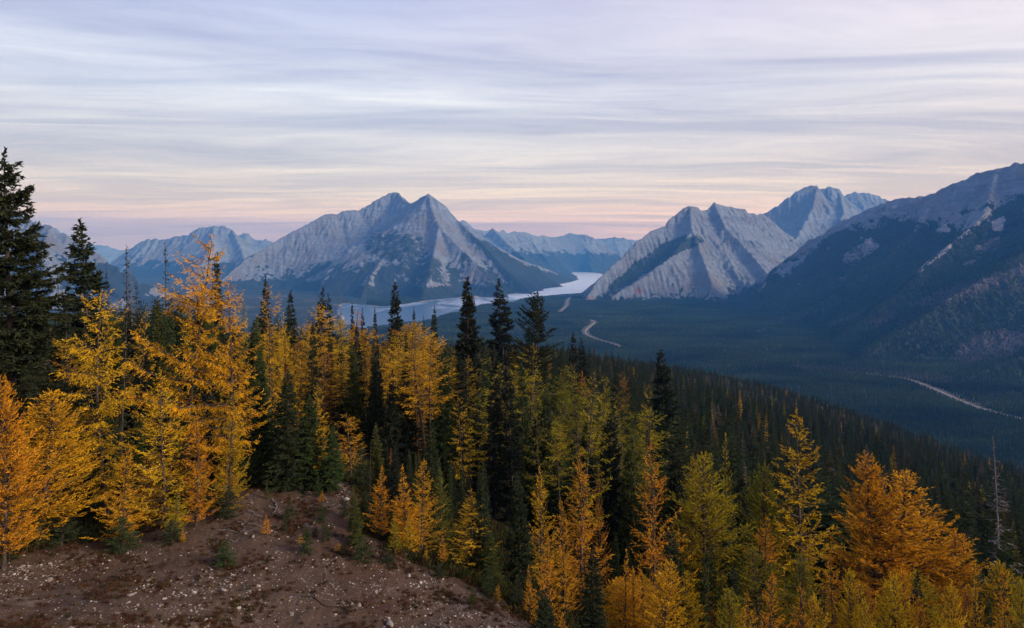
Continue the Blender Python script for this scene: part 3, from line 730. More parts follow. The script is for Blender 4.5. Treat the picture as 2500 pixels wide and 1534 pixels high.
LAR = dict(
  slim=[Kind('larch', conifer(100 + i, 6, 105, 0.95, 0.03, 'spire', (0.25, 1.1), (0.30, 0.1), 0.40, 0.060, 0.080, 0.020, 58, 0.10, rnd=0.65, bend=0.012, r0=.05, sparse=0.15)) for i in range(4)],
  cone=[Kind('larch', conifer(110 + i, 10, 165, 2.2, 0.05, 'cone', (0.0, 0.9), (0.38, 0.1), 0.56, 0.080, 0.085, 0.022, 48, 0.22, 0.15, 0.015, rnd=0.65, sparse=0.22, tiers=19, r0=.075)) for i in range(4)],
  old=[Kind('larch', conifer(120 + i, 14, 145, 3.5, 0.10, 'old', (-0.15, 0.6), (0.26, 0.2), 0.72, 0.085, 0.090, 0.023, 44, 0.55, 0.3, 0.03, rnd=0.65, sparse=0.32, tiers=11, r0=.11, sub=1)) for i in range(5)],
  bush=[Kind('larch', conifer(130 + i, 9, 270, 2.2, 0.06, 'cone2', (0.20, 1.2), (0.34, 0.2), 0.66, 0.085, 0.085, 0.021, 46, 0.0, 0.15, 0.02, rnd=0.6, twspread=0.6, r0=.07, sparse=0.15)) for i in range(5)],
  top=[Kind('larch', conifer(150 + i, 15, 85, 2.3, 0.50, 'old', (-0.15, 0.7), (0.25, 0.2), 0.62, 0.090, 0.10, 0.026, 36, 0.45, 0.3, 0.02, rnd=0.7, sparse=0.25, tiers=10, r0=.10)) for i in range(4)],
  thin=[Kind('larch', conifer(140 + i, 13, 95, 2.1, 0.16, 'old', (-0.15, 0.6), (0.25, 0.2), 0.56, 0.090, 0.10, 0.025, 38, 0.5, 0.3, 0.025, rnd=0.7, sparse=0.32, tiers=14, r0=.10)) for i in range(4)],
)
SPR = dict(
  big=[Kind('spruce', conifer(200, 19, 330, 2.9, 0.02, 'old2', (-0.38, 0.45), (0.10, 0.1), 0.80, 0.055, 0.19, 0.085, 34, 0.30, 0.2, 0.006, sparse=0.2, rnd=0.9, tiers=26, r0=.2), True)],
  full=[Kind('spruce', conifer(210 + i, 16, 260, 1.9, 0.03, 'cone', (-0.30, 0.5), (0.12, 0.1), 0.60, 0.070, 0.24, 0.115, 26, 0.25, 0.12, 0.008, sparse=0.1, rnd=0.9, tiers=26, r0=.12), True) for i in range(4)],
  spire=[Kind('spruce', conifer(220 + i, 15, 250, 1.15, 0.03, 'cone', (-0.45, 0.3), (0.15, 0.1), 0.46, 0.065, 0.22, 0.11, 26, 0.25, 0.15, 0.008, sparse=0.15, rnd=0.9, tiers=30, r0=.10), True) for i in range(4)],
  thin=[Kind('spruce', conifer(230 + i, 14, 130, 1.05, 0.06, 'spire', (-0.5, 0.2), (0.15, 0.1), 0.36, 0.09, 0.16, 0.07, 20, 0.3, 0.3, 0.015, bare=0.25, sparse=0.35, rnd=0.9, r0=.09), True) for i in range(3)],
  pine=[Kind('spruce', conifer(240, 15, 190, 2.2, 0.12, 'round', (0.0, 1.0), (0.25, 0.1), 0.60, 0.09, 0.20, 0.08, 24, 0.1, 0.3, 0.015, sparse=0.2, r0=.13), True)],
  small=[Kind('spruce', conifer(250 + i, 2.4, 70, 0.62, 0.02, 'cone', (0.0, 0.8), (0.1, 0.1), 0.24, 0.040, 0.08, 0.034, 60, 0.1, 0.1, 0.01, rnd=0.9, r0=.03), True) for i in range(3)],
  snag=[Kind('dead_tree', conifer(260 + i, 13, 170, 1.1, 0.12, 'spire', (-0.6, 0.1), (0.15, 0.1), 0.50, 0.08, 0.10, 0.03, 16, 0.4, 0.3, 0.012, bare=0.75, sparse=0.3, r0=.08, tww=0.022, wood_sides=4), True, m_grey) for i in range(3)],
)
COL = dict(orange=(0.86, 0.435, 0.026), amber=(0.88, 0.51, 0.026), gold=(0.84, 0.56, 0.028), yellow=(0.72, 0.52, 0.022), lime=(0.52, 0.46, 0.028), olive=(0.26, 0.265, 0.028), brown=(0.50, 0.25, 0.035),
           dark=(0.036, 0.048, 0.028), black=(0.026, 0.034, 0.027), green=(0.045, 0.072, 0.030), moss=(0.075, 0.09, 0.03), rust=(0.11, 0.038, 0.022), grey=(0.12, 0.11, 0.10))
placed = []      # (x, y, radius)
_rs = random.Random(5)
def plant(kind, x, y, z, H, Wd, col, label, cat, group, rz=None):
    if kind.spruce and H > 5 and Wd and D_of(x, y) > 50: Wd *= 1.2
    if cat == 'larch' and Wd and H > 4: Wd *= 1.18 if x > -0.24 * y else 0.95
    root = link(kind.name, None, None, (x, y, z - 0.05 * (H > 4)))
    s = H / kind.spec['H']; sw = (Wd / kind.spec['W']) if Wd else s
    sw = min(max(sw, s * 0.45), s * 2.2)
    root.scale = (sw, sw, s); root.rotation_euler = (R(_rs.uniform(-1.5, 1.5)), R(_rs.uniform(-1.5, 1.5)), _rs.uniform(0, 6.28) if rz is None else rz)
    tag(root, label, cat, group)
    link('trunk', kind.trunk, root)
    if kind.crown:
        c = link('crown', kind.crown, root); f = _rs.uniform(0.9, 1.1)
        c.color = (col[0] * f, col[1] * f * _rs.uniform(0.94, 1.06), col[2] * f, 1)
    placed.append((x, y, (Wd or sw * kind.spec['W']) * 0.5))
    return root
# ------------------------------------------------------------------ the trees one can tell apart
# kind, column, row of the tip, row of the foot, width (all as seen), colour, label
LARCHES = [
 ('old', 262, 706, 1262, 310, 'gold', "broad old golden larch with flat layered boughs, right of the tall edge spruce"),
 ('old', 455, 566, 1240, 265, 'amber', "tallest golden larch of the left clump, its thin tip standing against the blue mountain"),
 ('old', 545, 686, 1235, 215, 'amber', "tall golden larch at the right end of the left clump, second in height"),
 ('thin', 655, 688, 1085, 120, 'amber', "orange larch with a sloping thin top, just right of the left clump"),
 ('bush', 88, 955, 1335, 320, 'amber', "large bushy golden larch in the lower left corner with bare trunks below"),
 ('bush', 8, 912, 1390, 190, 'orange', "orange larch cut by the left edge of the photo beside the bushy one"),
 ('cone', 302, 1078, 1325, 120, 'amber', "small orange larch with foot on the gravel at the rim of the left clump"),
 ('cone', 405, 895, 1290, 185, 'gold', "mid-sized yellow larch standing in front of the tallest larch"),
 ('cone', 478, 1005, 1285, 120, 'orange', "bright orange larch with its foot at the rim of the gravel clearing"),
 ('cone', 560, 950, 1250, 115, 'yellow', "yellow-green larch at the right foot of the left clump"),
 ('slim', 428, 1192, 1312, 56, 'lime', "small lime green larch shrub at the gravel edge"),
 ('slim', 650, 1256, 1306, 28, 'orange', "knee-high orange larch seedling alone on brown soil"),
 ('slim', 447, 1294, 1326, 18, 'amber', "tiny orange larch seedling below the lime green shrub"),
 ('slim', 735, 1304, 1330, 16, 'amber', "tiny orange larch seedling next to a small spruce on the gravel"),
 ('slim', 824, 1322, 1348, 16, 'amber', "tiny golden larch seedling beside low dark spruce on the clearing"),
 ('slim', 785, 1198, 1226, 18, 'orange', "tiny orange larch seedling by the white rocks at the clearing's top"),
 ('top', 788, 742, 1035, 115, 'gold', "golden larch in the back row, between two dark spires above the lake shore"),
 ('top', 742, 790, 1060, 70, 'amber', "narrow orange larch in the back row, leftmost under the lake"),
 ('cone', 868, 752, 1030, 100, 'amber', "bright amber larch with pointed tip just below the lake"),
 ('top', 902, 800, 1040, 125, 'gold', "wide golden larch in the back row left of the thick dark spruce"),
 ('top', 945, 830, 1060, 70, 'brown', "brownish larch with thin boughs in the back row"),
 ('top', 1000, 788, 1045, 115, 'gold', "round-topped golden larch with forked trunk in the back row"),
 ('thin', 1035, 800, 1050, 70, 'amber', "narrow amber larch at the right end of the golden back row"),
 ('thin', 610, 720, 1060, 70, 'lime', "pale yellow-green larch top half hidden behind the left clump"),
 ('cone', 700, 760, 1075, 80, 'gold', "golden larch squeezed between the left clump and the back row"),
 ('cone', 778, 932, 1185, 95, 'gold', "golden larch standing out against dark spruces above the gravel clearing"),
 ('thin', 856, 1003, 1172, 78, 'amber', "small open larch with flat zigzag boughs on the slope above the clearing"),
 ('slim', 955, 1094, 1200, 34, 'brown', "small brownish larch in the shade beside a slender spruce"),
 ('slim', 924, 1138, 1312, 66, 'orange', "flame-shaped orange larch, leftmost of the row on the clearing's right rim"),
 ('cone', 1030, 1116, 1352, 96, 'amber', "bigger orange larch with two tips, middle of the row on the clearing rim"),
 ('slim', 990, 1132, 1345, 66, 'orange', "orange larch leaning on the two-tipped one from the left"),
 ('cone', 1078, 1138, 1345, 70, 'olive', "olive green larch just right of the two-tipped orange one"),
 ('slim', 976, 1208, 1340, 44, 'orange', "short orange larch in front of the clearing rim row"),
 ('slim', 966, 1256, 1352, 40, 'lime', "lime green young larch at the front of the clearing rim"),
 ('slim', 1000, 1240, 1356, 36, 'yellow', "yellow-green young larch, thinner of the two front ones on the rim"),
 ('cone', 1148, 1186, 1388, 104, 'gold', "golden larch with open hooked boughs, rightmost on the clearing rim"),
 ('slim', 1080, 1308, 1380, 30, 'orange', "knee-high orange larch below the hooked golden one"),
 ('slim', 1040, 1334, 1374, 16, 'gold', "tiny golden larch seedling by a fallen pale stick"),
 ('slim', 1258, 1308, 1440, 40, 'amber', "slim amber larch beyond the gravel rim, foot in shade"),
 ('slim', 1294, 1378, 1510, 36, 'orange', "very slim orange larch at the lower gravel rim"),
 ('slim', 1214, 1424, 1470, 20, 'amber', "tiny orange larch seedling low on the gravel rim"),
 ('slim', 1340, 1304, 1560, 68, 'orange', "bright orange narrow larch near the bottom, right of the gravel"),
 ('slim', 1372, 1490, 1600, 44, 'orange', "orange larch tip cut by the bottom edge right of the gravel"),
 ('slim', 1312, 1480, 1560, 24, 'lime', "small yellow-green larch tip at the bottom beside the gravel corner"),
 ('cone', 1322, 1138, 1440, 80, 'gold', "open yellow larch with upturned arms against black shade"),
 ('cone', 1378, 1215, 1500, 70, 'amber', "ragged amber larch in front of the tall orange one"),
 ('cone', 1416, 1086, 1480, 118, 'orange', "tall orange larch with dense pointed top, centre right"),
 ('slim', 1465, 1140, 1440, 44, 'brown', "dull brown larch tip leaning on the tall orange one"),
 ('cone', 1428, 905, 1130, 74, 'orange', "pale orange larch high on the slope among yellow-green ones"),
 ('thin', 1290, 838, 1170, 110, 'lime', "yellow-green larch with shaggy gaps, below the far pine"),
 ('thin', 1215, 868, 1150, 120, 'lime', "yellow-green larch beside the tall grey bare trunk"),
 ('old', 1375, 895, 1170, 120, 'olive', "olive larch with rounded head left of the pale orange one"),
 ('thin', 1400, 880, 1130, 70, 'lime', "lime larch top directly behind the pale orange one"),
 ('cone', 1483, 915, 1120, 58, 'lime', "pointed lime green larch right of the pale orange one"),
 ('thin', 1522, 903, 1110, 44, 'brown', "thin orange-brown larch on the slope near the big dark spruce"),
 ('thin', 1578, 938, 1130, 44, 'yellow', "thin yellow larch directly left of the big dark spruce"),
 ('thin', 1130, 866, 1120, 60, 'gold', "narrow golden larch below the double-topped dark spruce"),
 ('thin', 1095, 820, 1090, 50, 'olive', "narrow olive larch between golden back row and dark spruce"),
 ('thin', 1242, 985, 1240, 90, 'olive', "olive larch with drooping boughs low on the central slope"),
 ('thin', 1325, 1000, 1230, 80, 'olive', "dull olive larch in the middle of the central slope"),
 ('slim', 1742, 1012, 1090, 28, 'amber', "small distant amber larch among dark spruces, above the lime bushes"),
 ('slim', 2385, 1178, 1245, 24, 'orange', "small lone orange larch far down the dark slope on the right"),
 ('cone', 1592, 1068, 1580, 148, 'orange', "tall open orange larch with tiered upswept boughs, just left of the lime green group"),
 ('slim', 1526, 1338, 1600, 58, 'amber', "amber larch half shaded, left of the orange bush near the bottom"),
 ('slim', 1552, 1386, 1620, 72, 'orange', "short orange larch bush near the bottom under the tall open one"),
 ('cone', 1686, 1110, 1560, 100, 'yellow', "yellow larch with thin spike tip, left of the lime bushes"),
 ('bush', 1735, 1098, 1580, 200, 'lime', "wide dense lime green larch, biggest of the green group"),
 ('slim', 1772, 1058, 1400, 66, 'lime', "lime green spire rising behind the wide dense larch"),
 ('bush', 1856, 1120, 1600, 140, 'olive', "dull green larch between the lime bush and the tall yellow one"),
 ('cone', 1952, 996, 1640, 250, 'yellow', "tallest yellow larch on the right with a thin curved tip"),
 ('slim', 1718, 1382, 1640, 76, 'brown', "small rusty orange larch on a thin pale stem near the bottom"),
 ('cone', 1882, 1262, 1640, 140, 'orange', "orange-topped larch standing before the tallest yellow one"),
 ('bush', 1872, 1330, 1690, 170, 'olive', "green larch bush with bare stems at the bottom, left one"),
 ('bush', 1955, 1345, 1700, 110, 'olive', "dark green larch bush at the bottom, right next to the orange flame"),
 ('cone', 2028, 1345, 1680, 112, 'orange', "flame orange larch low on the right before the big orange pair"),
 ('bush', 2136, 1112, 1650, 220, 'orange', "left one of the big pair of orange larches, with pointed tip"),
 ('bush', 2222, 1138, 1660, 300, 'amber', "right one of the big pair of orange larches, wide and round"),
 ('bush', 2325, 1300, 1700, 190, 'amber', "amber larch at the right foot of the big orange pair"),
 ('bush', 2110, 1420, 1720, 130, 'brown', "brownish larch at the bottom under the big orange pair"),
 ('bush', 2190, 1392, 1730, 130, 'amber', "amber larch in the bottom row under the big orange pair"),
 ('bush', 2262, 1390, 1730, 150, 'lime', "lime green larch in the bottom row under the big orange pair"),
 ('bush', 2352, 1440, 1740, 120, 'brown', "brown-orange larch in the bottom row near the right corner"),
 ('bush', 2445, 1362, 1740, 140, 'yellow', "yellow larch with rounded tip near the lower right corner"),
 ('bush', 2505, 1400, 1740, 110, 'amber', "amber larch cut by the right edge of the photo in the lower corner"),
 ('thin', 352, 745, 1150, 95, 'gold', "golden larch between the broad layered one and the tallest one"),
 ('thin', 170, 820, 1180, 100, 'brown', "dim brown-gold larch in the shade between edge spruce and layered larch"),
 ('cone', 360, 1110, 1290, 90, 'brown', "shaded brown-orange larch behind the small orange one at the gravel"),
]
SPRUCES = [
 ('big', 42, 362, 1262, 250, 'dark', "tallest dark spruce, rising far above the horizon at the left edge"),
 ('full', 212, 535, 1045, 135, 'dark', "second tall spruce, pointed and even, right of the edge spruce"),
 ('thin', 303, 600, 1010, 52, 'black', "thin dark spruce against the blue valley, left of the dead poles"),
 ('snag', 328, 612, 1000, 34, 'grey', "bare dead pole tree beside thin spruce on left skyline"),
 ('thin', 403, 590, 1020, 48, 'black', "sparse dark spire just left of the tallest larch"),
 ('spire', 525, 618, 1010, 44, 'black', "slender black-green spire just right of the tallest larch"),
 ('thin', 160, 650, 1020, 34, 'black', "small thin spire between the two tall left spruces"),
 ('thin', 258, 652, 1010, 40, 'black', "small ragged spruce right behind the second tall spruce"),
 ('thin', 345, 690, 1010, 60, 'black', "short dark spruce under the dead pole tree"),
 ('snag', 278, 700, 1000, 30, 'grey', "leaning dead stem low on the left skyline"),
 ('spire', 645, 674, 1010, 44, 'black', "dark spire behind the orange larch with the sloping top"),
 ('spire', 718, 708, 1010, 42, 'black', "dark spire left of the golden back row"),
 ('full', 780, 698, 1010, 52, 'black', "stubby dark spruce above the golden back row"),
 ('snag', 836, 702, 1005, 30, 'rust', "dead dark spire with bare tip beside the stubby spruce"),
 ('spire', 812, 716, 1000, 28, 'black', "thin dark spire between stubby spruce and dead spire"),
 ('spire', 862, 740, 1000, 22, 'black', "tiny spruce top at the left end of the lake"),
 ('spire', 890, 752, 1000, 24, 'black', "small spruce top against the lake, left of the thick dark one"),
 ('spire', 918, 750, 1000, 20, 'black', "narrow spruce top against the lake, nearest the thick dark one"),
 ('full', 962, 688, 1040, 62, 'black', "thick dark spruce alone before the lake's left water"),
 ('spire', 1012, 752, 1030, 22, 'black', "small lone spruce top on the lake right of the thick dark one"),
 ('spire', 1033, 772, 1030, 18, 'black', "tiny spruce top on the lake, right of the small lone one"),
 ('spire', 1060, 748, 1060, 36, 'dark', "narrow spruce left of the double-topped dark spruce"),
 ('full', 1136, 676, 1100, 92, 'black', "big double-topped dark spruce before the lake"),
 ('spire', 1152, 700, 1100, 60, 'black', "right-hand dark top grown together with the big double spruce"),
 ('full', 1226, 682, 1010, 84, 'black', "dark spruce with reddish tip and knotty boughs, right of the double one"),
 ('pine', 1297, 710, 1080, 100, 'dark', "bushy dark pine, rightmost of the large conifers before the lake"),
 ('full', 1622, 852, 1230, 96, 'black', "big black spruce standing out of the far dark slope"),
 ('spire', 1405, 812, 1060, 40, 'black', "dark spire left of the gravel road bend"),
 ('spire', 1428, 826, 1060, 36, 'black', "dark spire beside the gravel road bend, right of its twin"),
 ('full', 640, 870, 1185, 74, 'green', "dense green spruce right of the left larch clump"),
 ('full', 700, 905, 1195, 100, 'dark', "broad green spruce at the top rim of the clearing"),
 ('spire', 705, 880, 1150, 36, 'rust', "dying spruce with dark red needles behind the clearing rim"),
 ('full', 752, 960, 1190, 90, 'green', "green spruce left of the golden larch above the clearing"),
 ('full', 810, 1040, 1195, 60, 'green', "low green spruce under the zigzag larch"),
 ('spire', 921, 1032, 1195, 40, 'moss', "slender mossy spruce lit against the black forest"),
 ('spire', 1048, 1028, 1235, 46, 'dark', "dim spruce spire in the black gap behind the rim larches"),
 ('spire', 1172, 1132, 1400, 58, 'dark', "dark slender spruce right of the hooked golden larch"),
 ('full', 1270, 1150, 1450, 76, 'dark', "bluish green spruce left of the open yellow larch"),
 ('full', 1195, 1300, 1420, 60, 'moss', "mossy spruce at the foot of the hooked golden larch"),
 ('spire', 868, 1190, 1335, 40, 'moss', "narrow olive spruce at the clearing rim, left of the flame-shaped larch"),
 ('small', 885, 1308, 1372, 54, 'green', "low dark spruce bush at the clearing rim under the narrow olive one"),
 ('small', 550, 1318, 1380, 60, 'green', "lone dark spruce sapling on the open gravel, the largest one"),
 ('small', 748, 1284, 1352, 42, 'green', "dark spruce sapling on the brown slope beside an orange seedling"),
 ('small', 795, 1262, 1320, 26, 'green', "narrow dark sapling on the upper slope right of the gravel sapling"),
 ('small', 785, 1230, 1272, 26, 'green', "small sapling high on the brown slope near the white rocks"),
 ('small', 838, 1318, 1356, 24, 'dark', "dark sapling right of the golden seedling on the slope"),
 ('small', 705, 1222, 1270, 34, 'green', "dark sapling under the broad green spruce"),
 ('small', 945, 1338, 1378, 40, 'dark', "low spruce bush at the foot of the lime green young larch"),
 ('small', 1072, 1376, 1412, 36, 'dark', "low spruce bush at the rim below the knee-high orange larch"),
 ('small', 1154, 1436, 1474, 26, 'moss', "small mossy sapling on the lower gravel"),
 ('small', 300, 1262, 1345, 90, 'green', "spruce bush at the foot of the small orange larch"),
 ('small', 555, 1196, 1262, 60, 'dark', "spruce bush tucked under the yellow-green larch"),
 ('small', 150, 1230, 1330, 120, 'dark', "wide spruce bush in the shade of the bushy corner larch"),
 ('small', 420, 1270, 1325, 60, 'dark', "spruce bush under the lime green larch shrub"),
 ('full', 1330, 1440, 1620, 90, 'dark', "dark spruce at the bottom edge right of the gravel corner"),
 ('full', 1450, 1330, 1620, 80, 'dark', "dark spruce with pale stem near the bottom, below the tall orange larch"),
 ('full', 1640, 1280, 1660, 100, 'dark', "dark spruce between tall open orange larch and the lime bush"),
 ('spire', 1795, 1380, 1700, 70, 'dark', "dark spruce in the black gap above the bottom edge"),
 ('snag', 2436, 1062, 1560, 74, 'grey', "tall grey half-dead tree draped with lichen near the right edge"),
 ('snag', 1640, 1100, 1330, 44, 'grey', "leafless grey shrub-like tree between the open orange larch and lime group"),
 ('snag', 1218, 840, 1140, 24, 'grey', "bare pale grey trunk below the knotty spruce"),
 ('spire', 352, 860, 1200, 60, 'black', "dark spruce in the gap between the broad layered larch and the tallest larch"),
 ('spire', 500, 840, 1180, 50, 'black', "dark spruce glimpsed between the two tallest larches of the left clump"),
 ('full', 150, 900, 1210, 90, 'black', "black spruce filling the shade left of the broad layered larch"),
 ('spire', 610, 960, 1190, 50, 'dark', "dark spruce hard against the right side of the left larch clump"),
]
report = []
for lst, fam, cat, grp in ((LARCHES, LAR, 'larch', 'golden larches'), (SPRUCES, SPR, 'spruce', 'dark spruces')):
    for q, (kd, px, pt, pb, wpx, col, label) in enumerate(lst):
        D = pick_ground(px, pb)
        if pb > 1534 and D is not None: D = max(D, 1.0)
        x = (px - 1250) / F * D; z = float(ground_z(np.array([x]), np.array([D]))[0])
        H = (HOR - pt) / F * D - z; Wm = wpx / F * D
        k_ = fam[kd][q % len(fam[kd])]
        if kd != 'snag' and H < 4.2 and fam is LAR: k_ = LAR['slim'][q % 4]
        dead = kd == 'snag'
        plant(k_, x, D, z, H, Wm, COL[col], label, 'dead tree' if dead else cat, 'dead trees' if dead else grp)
        report.append((round(D, 1), round(H, 1), round(Wm, 1), label[:40]))
if 0:
    for r_ in report: print(r_)

# the golden larches crowding the back rows, too alike to tell apart
rs = np.random.RandomState(31)
for n_, x0_, x1_, t0_, t1_, cols, lb in ((30, 640, 1065, 770, 905, ('gold', 'amber', 'gold', 'yellow', 'brown'), "golden larch crown crowded into the long yellow back row left of the double-topped spruce"),
                             (17, 1080, 1600, 870, 1030, ('lime', 'olive', 'yellow', 'lime', 'yellow'), "yellow-green larch among the shaggy greenish trees below the far pine"),
                             (18, 1420, 2540, 1350, 1450, ('amber', 'gold', 'orange', 'yellow', 'lime'), "amber or yellow larch crown crowded along the bottom edge on the right"),
                             (4, 150, 620, 800, 900, ('gold', 'amber', 'brown'), "golden larch crown behind the large larches of the left clump")):
    for i_ in range(n_):
        px = x0_ + (x1_ - x0_) * (i_ + rs.rand()) / n_; pt = rs.uniform(t0_, t1_) + (px - x0_) * (0.02 if x0_ == 1420 else 0.06 if x0_ > 1000 else 0.03); D = rs.uniform(37, 45) if x0_ == 1420 else rs.uniform(58, 86) if x0_ == 1080 else rs.uniform(62, 105) if x0_ > 500 else rs.uniform(50, 66)
        x = (px - 1250) / F * D; z = float(ground_z(np.array([x]), np.array([D]))[0]); H = (HOR - pt) / F * D - z
        if H < 4: continue
        H = min(H, 19); fam_ = ['bush', 'cone', 'bush'][rs.randint(3)] if x0_ == 1420 else ['top', 'top', 'thin'][rs.randint(3)]
        plant(LAR[fam_][rs.randint(4)], x, D, z, H, rs.uniform(75, 135) / F * D, COL[cols[rs.randint(len(cols))]], lb, 'larch', {1420: 'larches crowded along the bottom right', 640: 'larches of the golden back row', 1080: 'yellow-green larches on the centre slope'}.get(x0_, 'larches behind the left clump'))

# ------------------------------------------------------------------ the dark forest: spruces one could count, then the mass
tops = np.array([(-200, 760), (0, 745), (150, 745), (300, 715), (450, 720), (600, 775), (700, 745), (850, 775), (1000, 812), (1100, 818), (1200, 812), (1300, 830), (1400, 838), (1500, 850), (1600, 878), (1700, 902), (1900, 942), (2100, 990), (2300, 1042), (2500, 1090), (2800, 1160)], float)
rs = np.random.RandomState(77)
def forest_points(n, r0, r1, amax=R(41)):
    th = rs.uniform(-amax, amax, n); r = np.sqrt(rs.uniform(r0 * r0, r1 * r1, n)); return r * np.sin(th), r * np.cos(th)
def fit_height(x, y, H):
    z = ground_z(x, y); px = 1250 + x / y * F
    lim = np.interp(px, tops[:, 0], tops[:, 1]) + rs.uniform(-6, 60, len(x))
    lim = np.where((y < 62) & (px > 1180), np.maximum(lim, 1330 + (px - 1200) * 0.10 + rs.uniform(-60, 90, len(x))), lim)
    lim = np.where((y < 62) & (px > 640) & (px <= 1180), np.maximum(lim, 1010 + (px - 640) * .25), lim)
    lim = np.where((y < 50) & (px <= 640), np.maximum(lim, 1000), lim)
    hmax = (HOR - lim) / F * y - z
    return z, np.where(y > 260, np.maximum(np.minimum(H, hmax), H * 0.62), np.minimum(H, hmax)), px
x, y = forest_points(1500, 36, 135)
H = rs.uniform(9, 17, len(x)); z, H, px = fit_height(x, y, H)
ok = (H > 3.0) & (clearing(x, y) < 0.15) & ~((px > 1480) & (y < 46))
# keep the forest off the slope in front of the first row of larches
cand = np.argsort(np.hypot(x, y)); n_ind = 0; taken = []
for i_ in cand:
    if not ok[i_] or n_ind >= 238: continue
    if any((x[i_] - a) ** 2 + (y[i_] - b) ** 2 < (0.9 + 0.22 * c) ** 2 for a, b, c in placed): continue
    nm = rs.choice(['full', 'spire', 'spire', 'thin'], p=[.4, .25, .25, .10]) if 0 else ['full', 'spire', 'full', 'thin', 'spire'][rs.randint(5)]
    kk = SPR[nm][rs.randint(len(SPR[nm]))]
    cc = ['black', 'dark', 'black', 'dark', 'black', 'green', 'moss'][rs.randint(7)]
    plant(kk, x[i_], y[i_], z[i_], H[i_], None, COL[cc], "dark spruce among many in the dense shaded forest behind and between the golden larches", 'spruce', 'spruces of the dense forest')
    taken.append(i_); n_ind += 1
rmin = float(np.hypot(x[taken], y[taken]).max())
# saplings along the rim of the clearing
rimc = forest_points(900, 24, 60, R(38)); xr, yr = rimc; cr = clearing(xr, yr); zr = ground_z(xr, yr); pxr = 1250 + xr / yr * F; pyr = HOR - zr / yr * F; m_ = 0
for i_ in range(900):
    if m_ >= 62 or pxr[i_] < -60 or pxr[i_] > 1500 or pyr[i_] > 1600 or not (0.05 < cr[i_] < 0.93 or (cr[i_] > .9 and pyr[i_] < 1330 and rs.rand() < .25)): continue
    h_ = rs.uniform(0.4, 1.9) * (1.5 if cr[i_] < .5 else .8)
    plant(SPR['small'][m_ % 3], xr[i_], yr[i_], zr[i_], h_, None, COL[['green', 'dark', 'moss', 'green'][m_ % 4]], "small dark spruce sapling among many scattered along the rim of the clearing", 'spruce', 'saplings on the rim'); m_ += 1

# light trees for the mass
def blade_tree(seed, H, nb, Lm, nblade, w):
    rs_ = np.random.RandomState(seed); t = np.sort(rs_.rand(nb)) ** 0.9; q = t
    L = Lm * ((1 - q) ** 0.8 + 0.05) * rs_.uniform(0.65, 1.15, nb); az = np.arange(nb) * 2.4 + rs_.randn(nb) * .4
    o = np.stack([np.zeros(nb), np.zeros(nb), H * (0.05 + 0.94 * t)], -1)
    Vs = []; tn = []
    for s in range(nblade):
        a2 = az + rs_.randn(nb) * 0.35; Ls = L * rs_.uniform(0.6, 1, nb)
        h = np.stack([np.cos(a2), np.sin(a2), -0.35 + 0.8 * q], -1); p = np.stack([-np.sin(a2), np.cos(a2), np.zeros(nb)], -1)
        u0 = rs_.uniform(0, 0.35, nb)[:, None] * (nblade > 1)
        b0 = o + h * Ls[:, None] * u0; tip = o + h * Ls[:, None]; mid = (b0 + tip) / 2; ww = (w * Ls + 0.06)[:, None]
        dz = np.array([0, 0, -1.0]) * (0.22 * Ls)[:, None]
        Vs.append(np.stack([b0, mid + p * ww + dz, tip, mid - p * ww + dz * 0.6], 1)); tn.append(np.repeat(rs_.rand(nb), 4))
    V = np.concatenate(Vs).reshape(-1, 3); Fq = np.arange(len(V)).reshape(-1, 4)
    r = H * 0.012; tv = np.array([(r, 0, 0), (-r * .5, r * .87, 0), (-r * .5, -r * .87, 0), (0, 0, H)]); tf = np.array([(0, 1, 3, 3), (1, 2, 3, 3), (2, 0, 3, 3)])
    me = mesh_from('conifer', np.vstack([V, tv]), Fq, m_stuffn, attrs=dict(tone=np.r_[np.concatenate(tn), np.zeros(4)]))
    bm_ = mesh_from('stem', tv, tf[:, :3], m_bark)
    return me
def cone_tree(seed, H, Lm, tiers=4, sides=6):
    rs_ = np.random.RandomState(seed); V = []; Fl = []
    for k_ in range(tiers):
        z0 = H * (0.06 + 0.80 * k_ / tiers); z1 = z0 + H * (0.94 / tiers) * 1.45; z1 = min(z1, H); rr_ = Lm * (1 - k_ / tiers) ** 0.8
        b = len(V)
        for s in range(sides):
            a = 6.283 * s / sides + k_; r_ = rr_ * rs_.uniform(0.6, 1.2); V.append((r_ * math.cos(a), r_ * math.sin(a), z0 + rs_.uniform(-.3, .3)))
        V.append((0, 0, z1))
        for s in range(sides): Fl.append((b + s, b + (s + 1) % sides, b + sides))
    V = np.array(V); return mesh_from('conifer', V, np.array(Fl), m_stuffn, attrs=dict(tone=rs_.rand(len(V))))
def proto(me):
    o = bpy.data.objects.new('conifer', me); return o
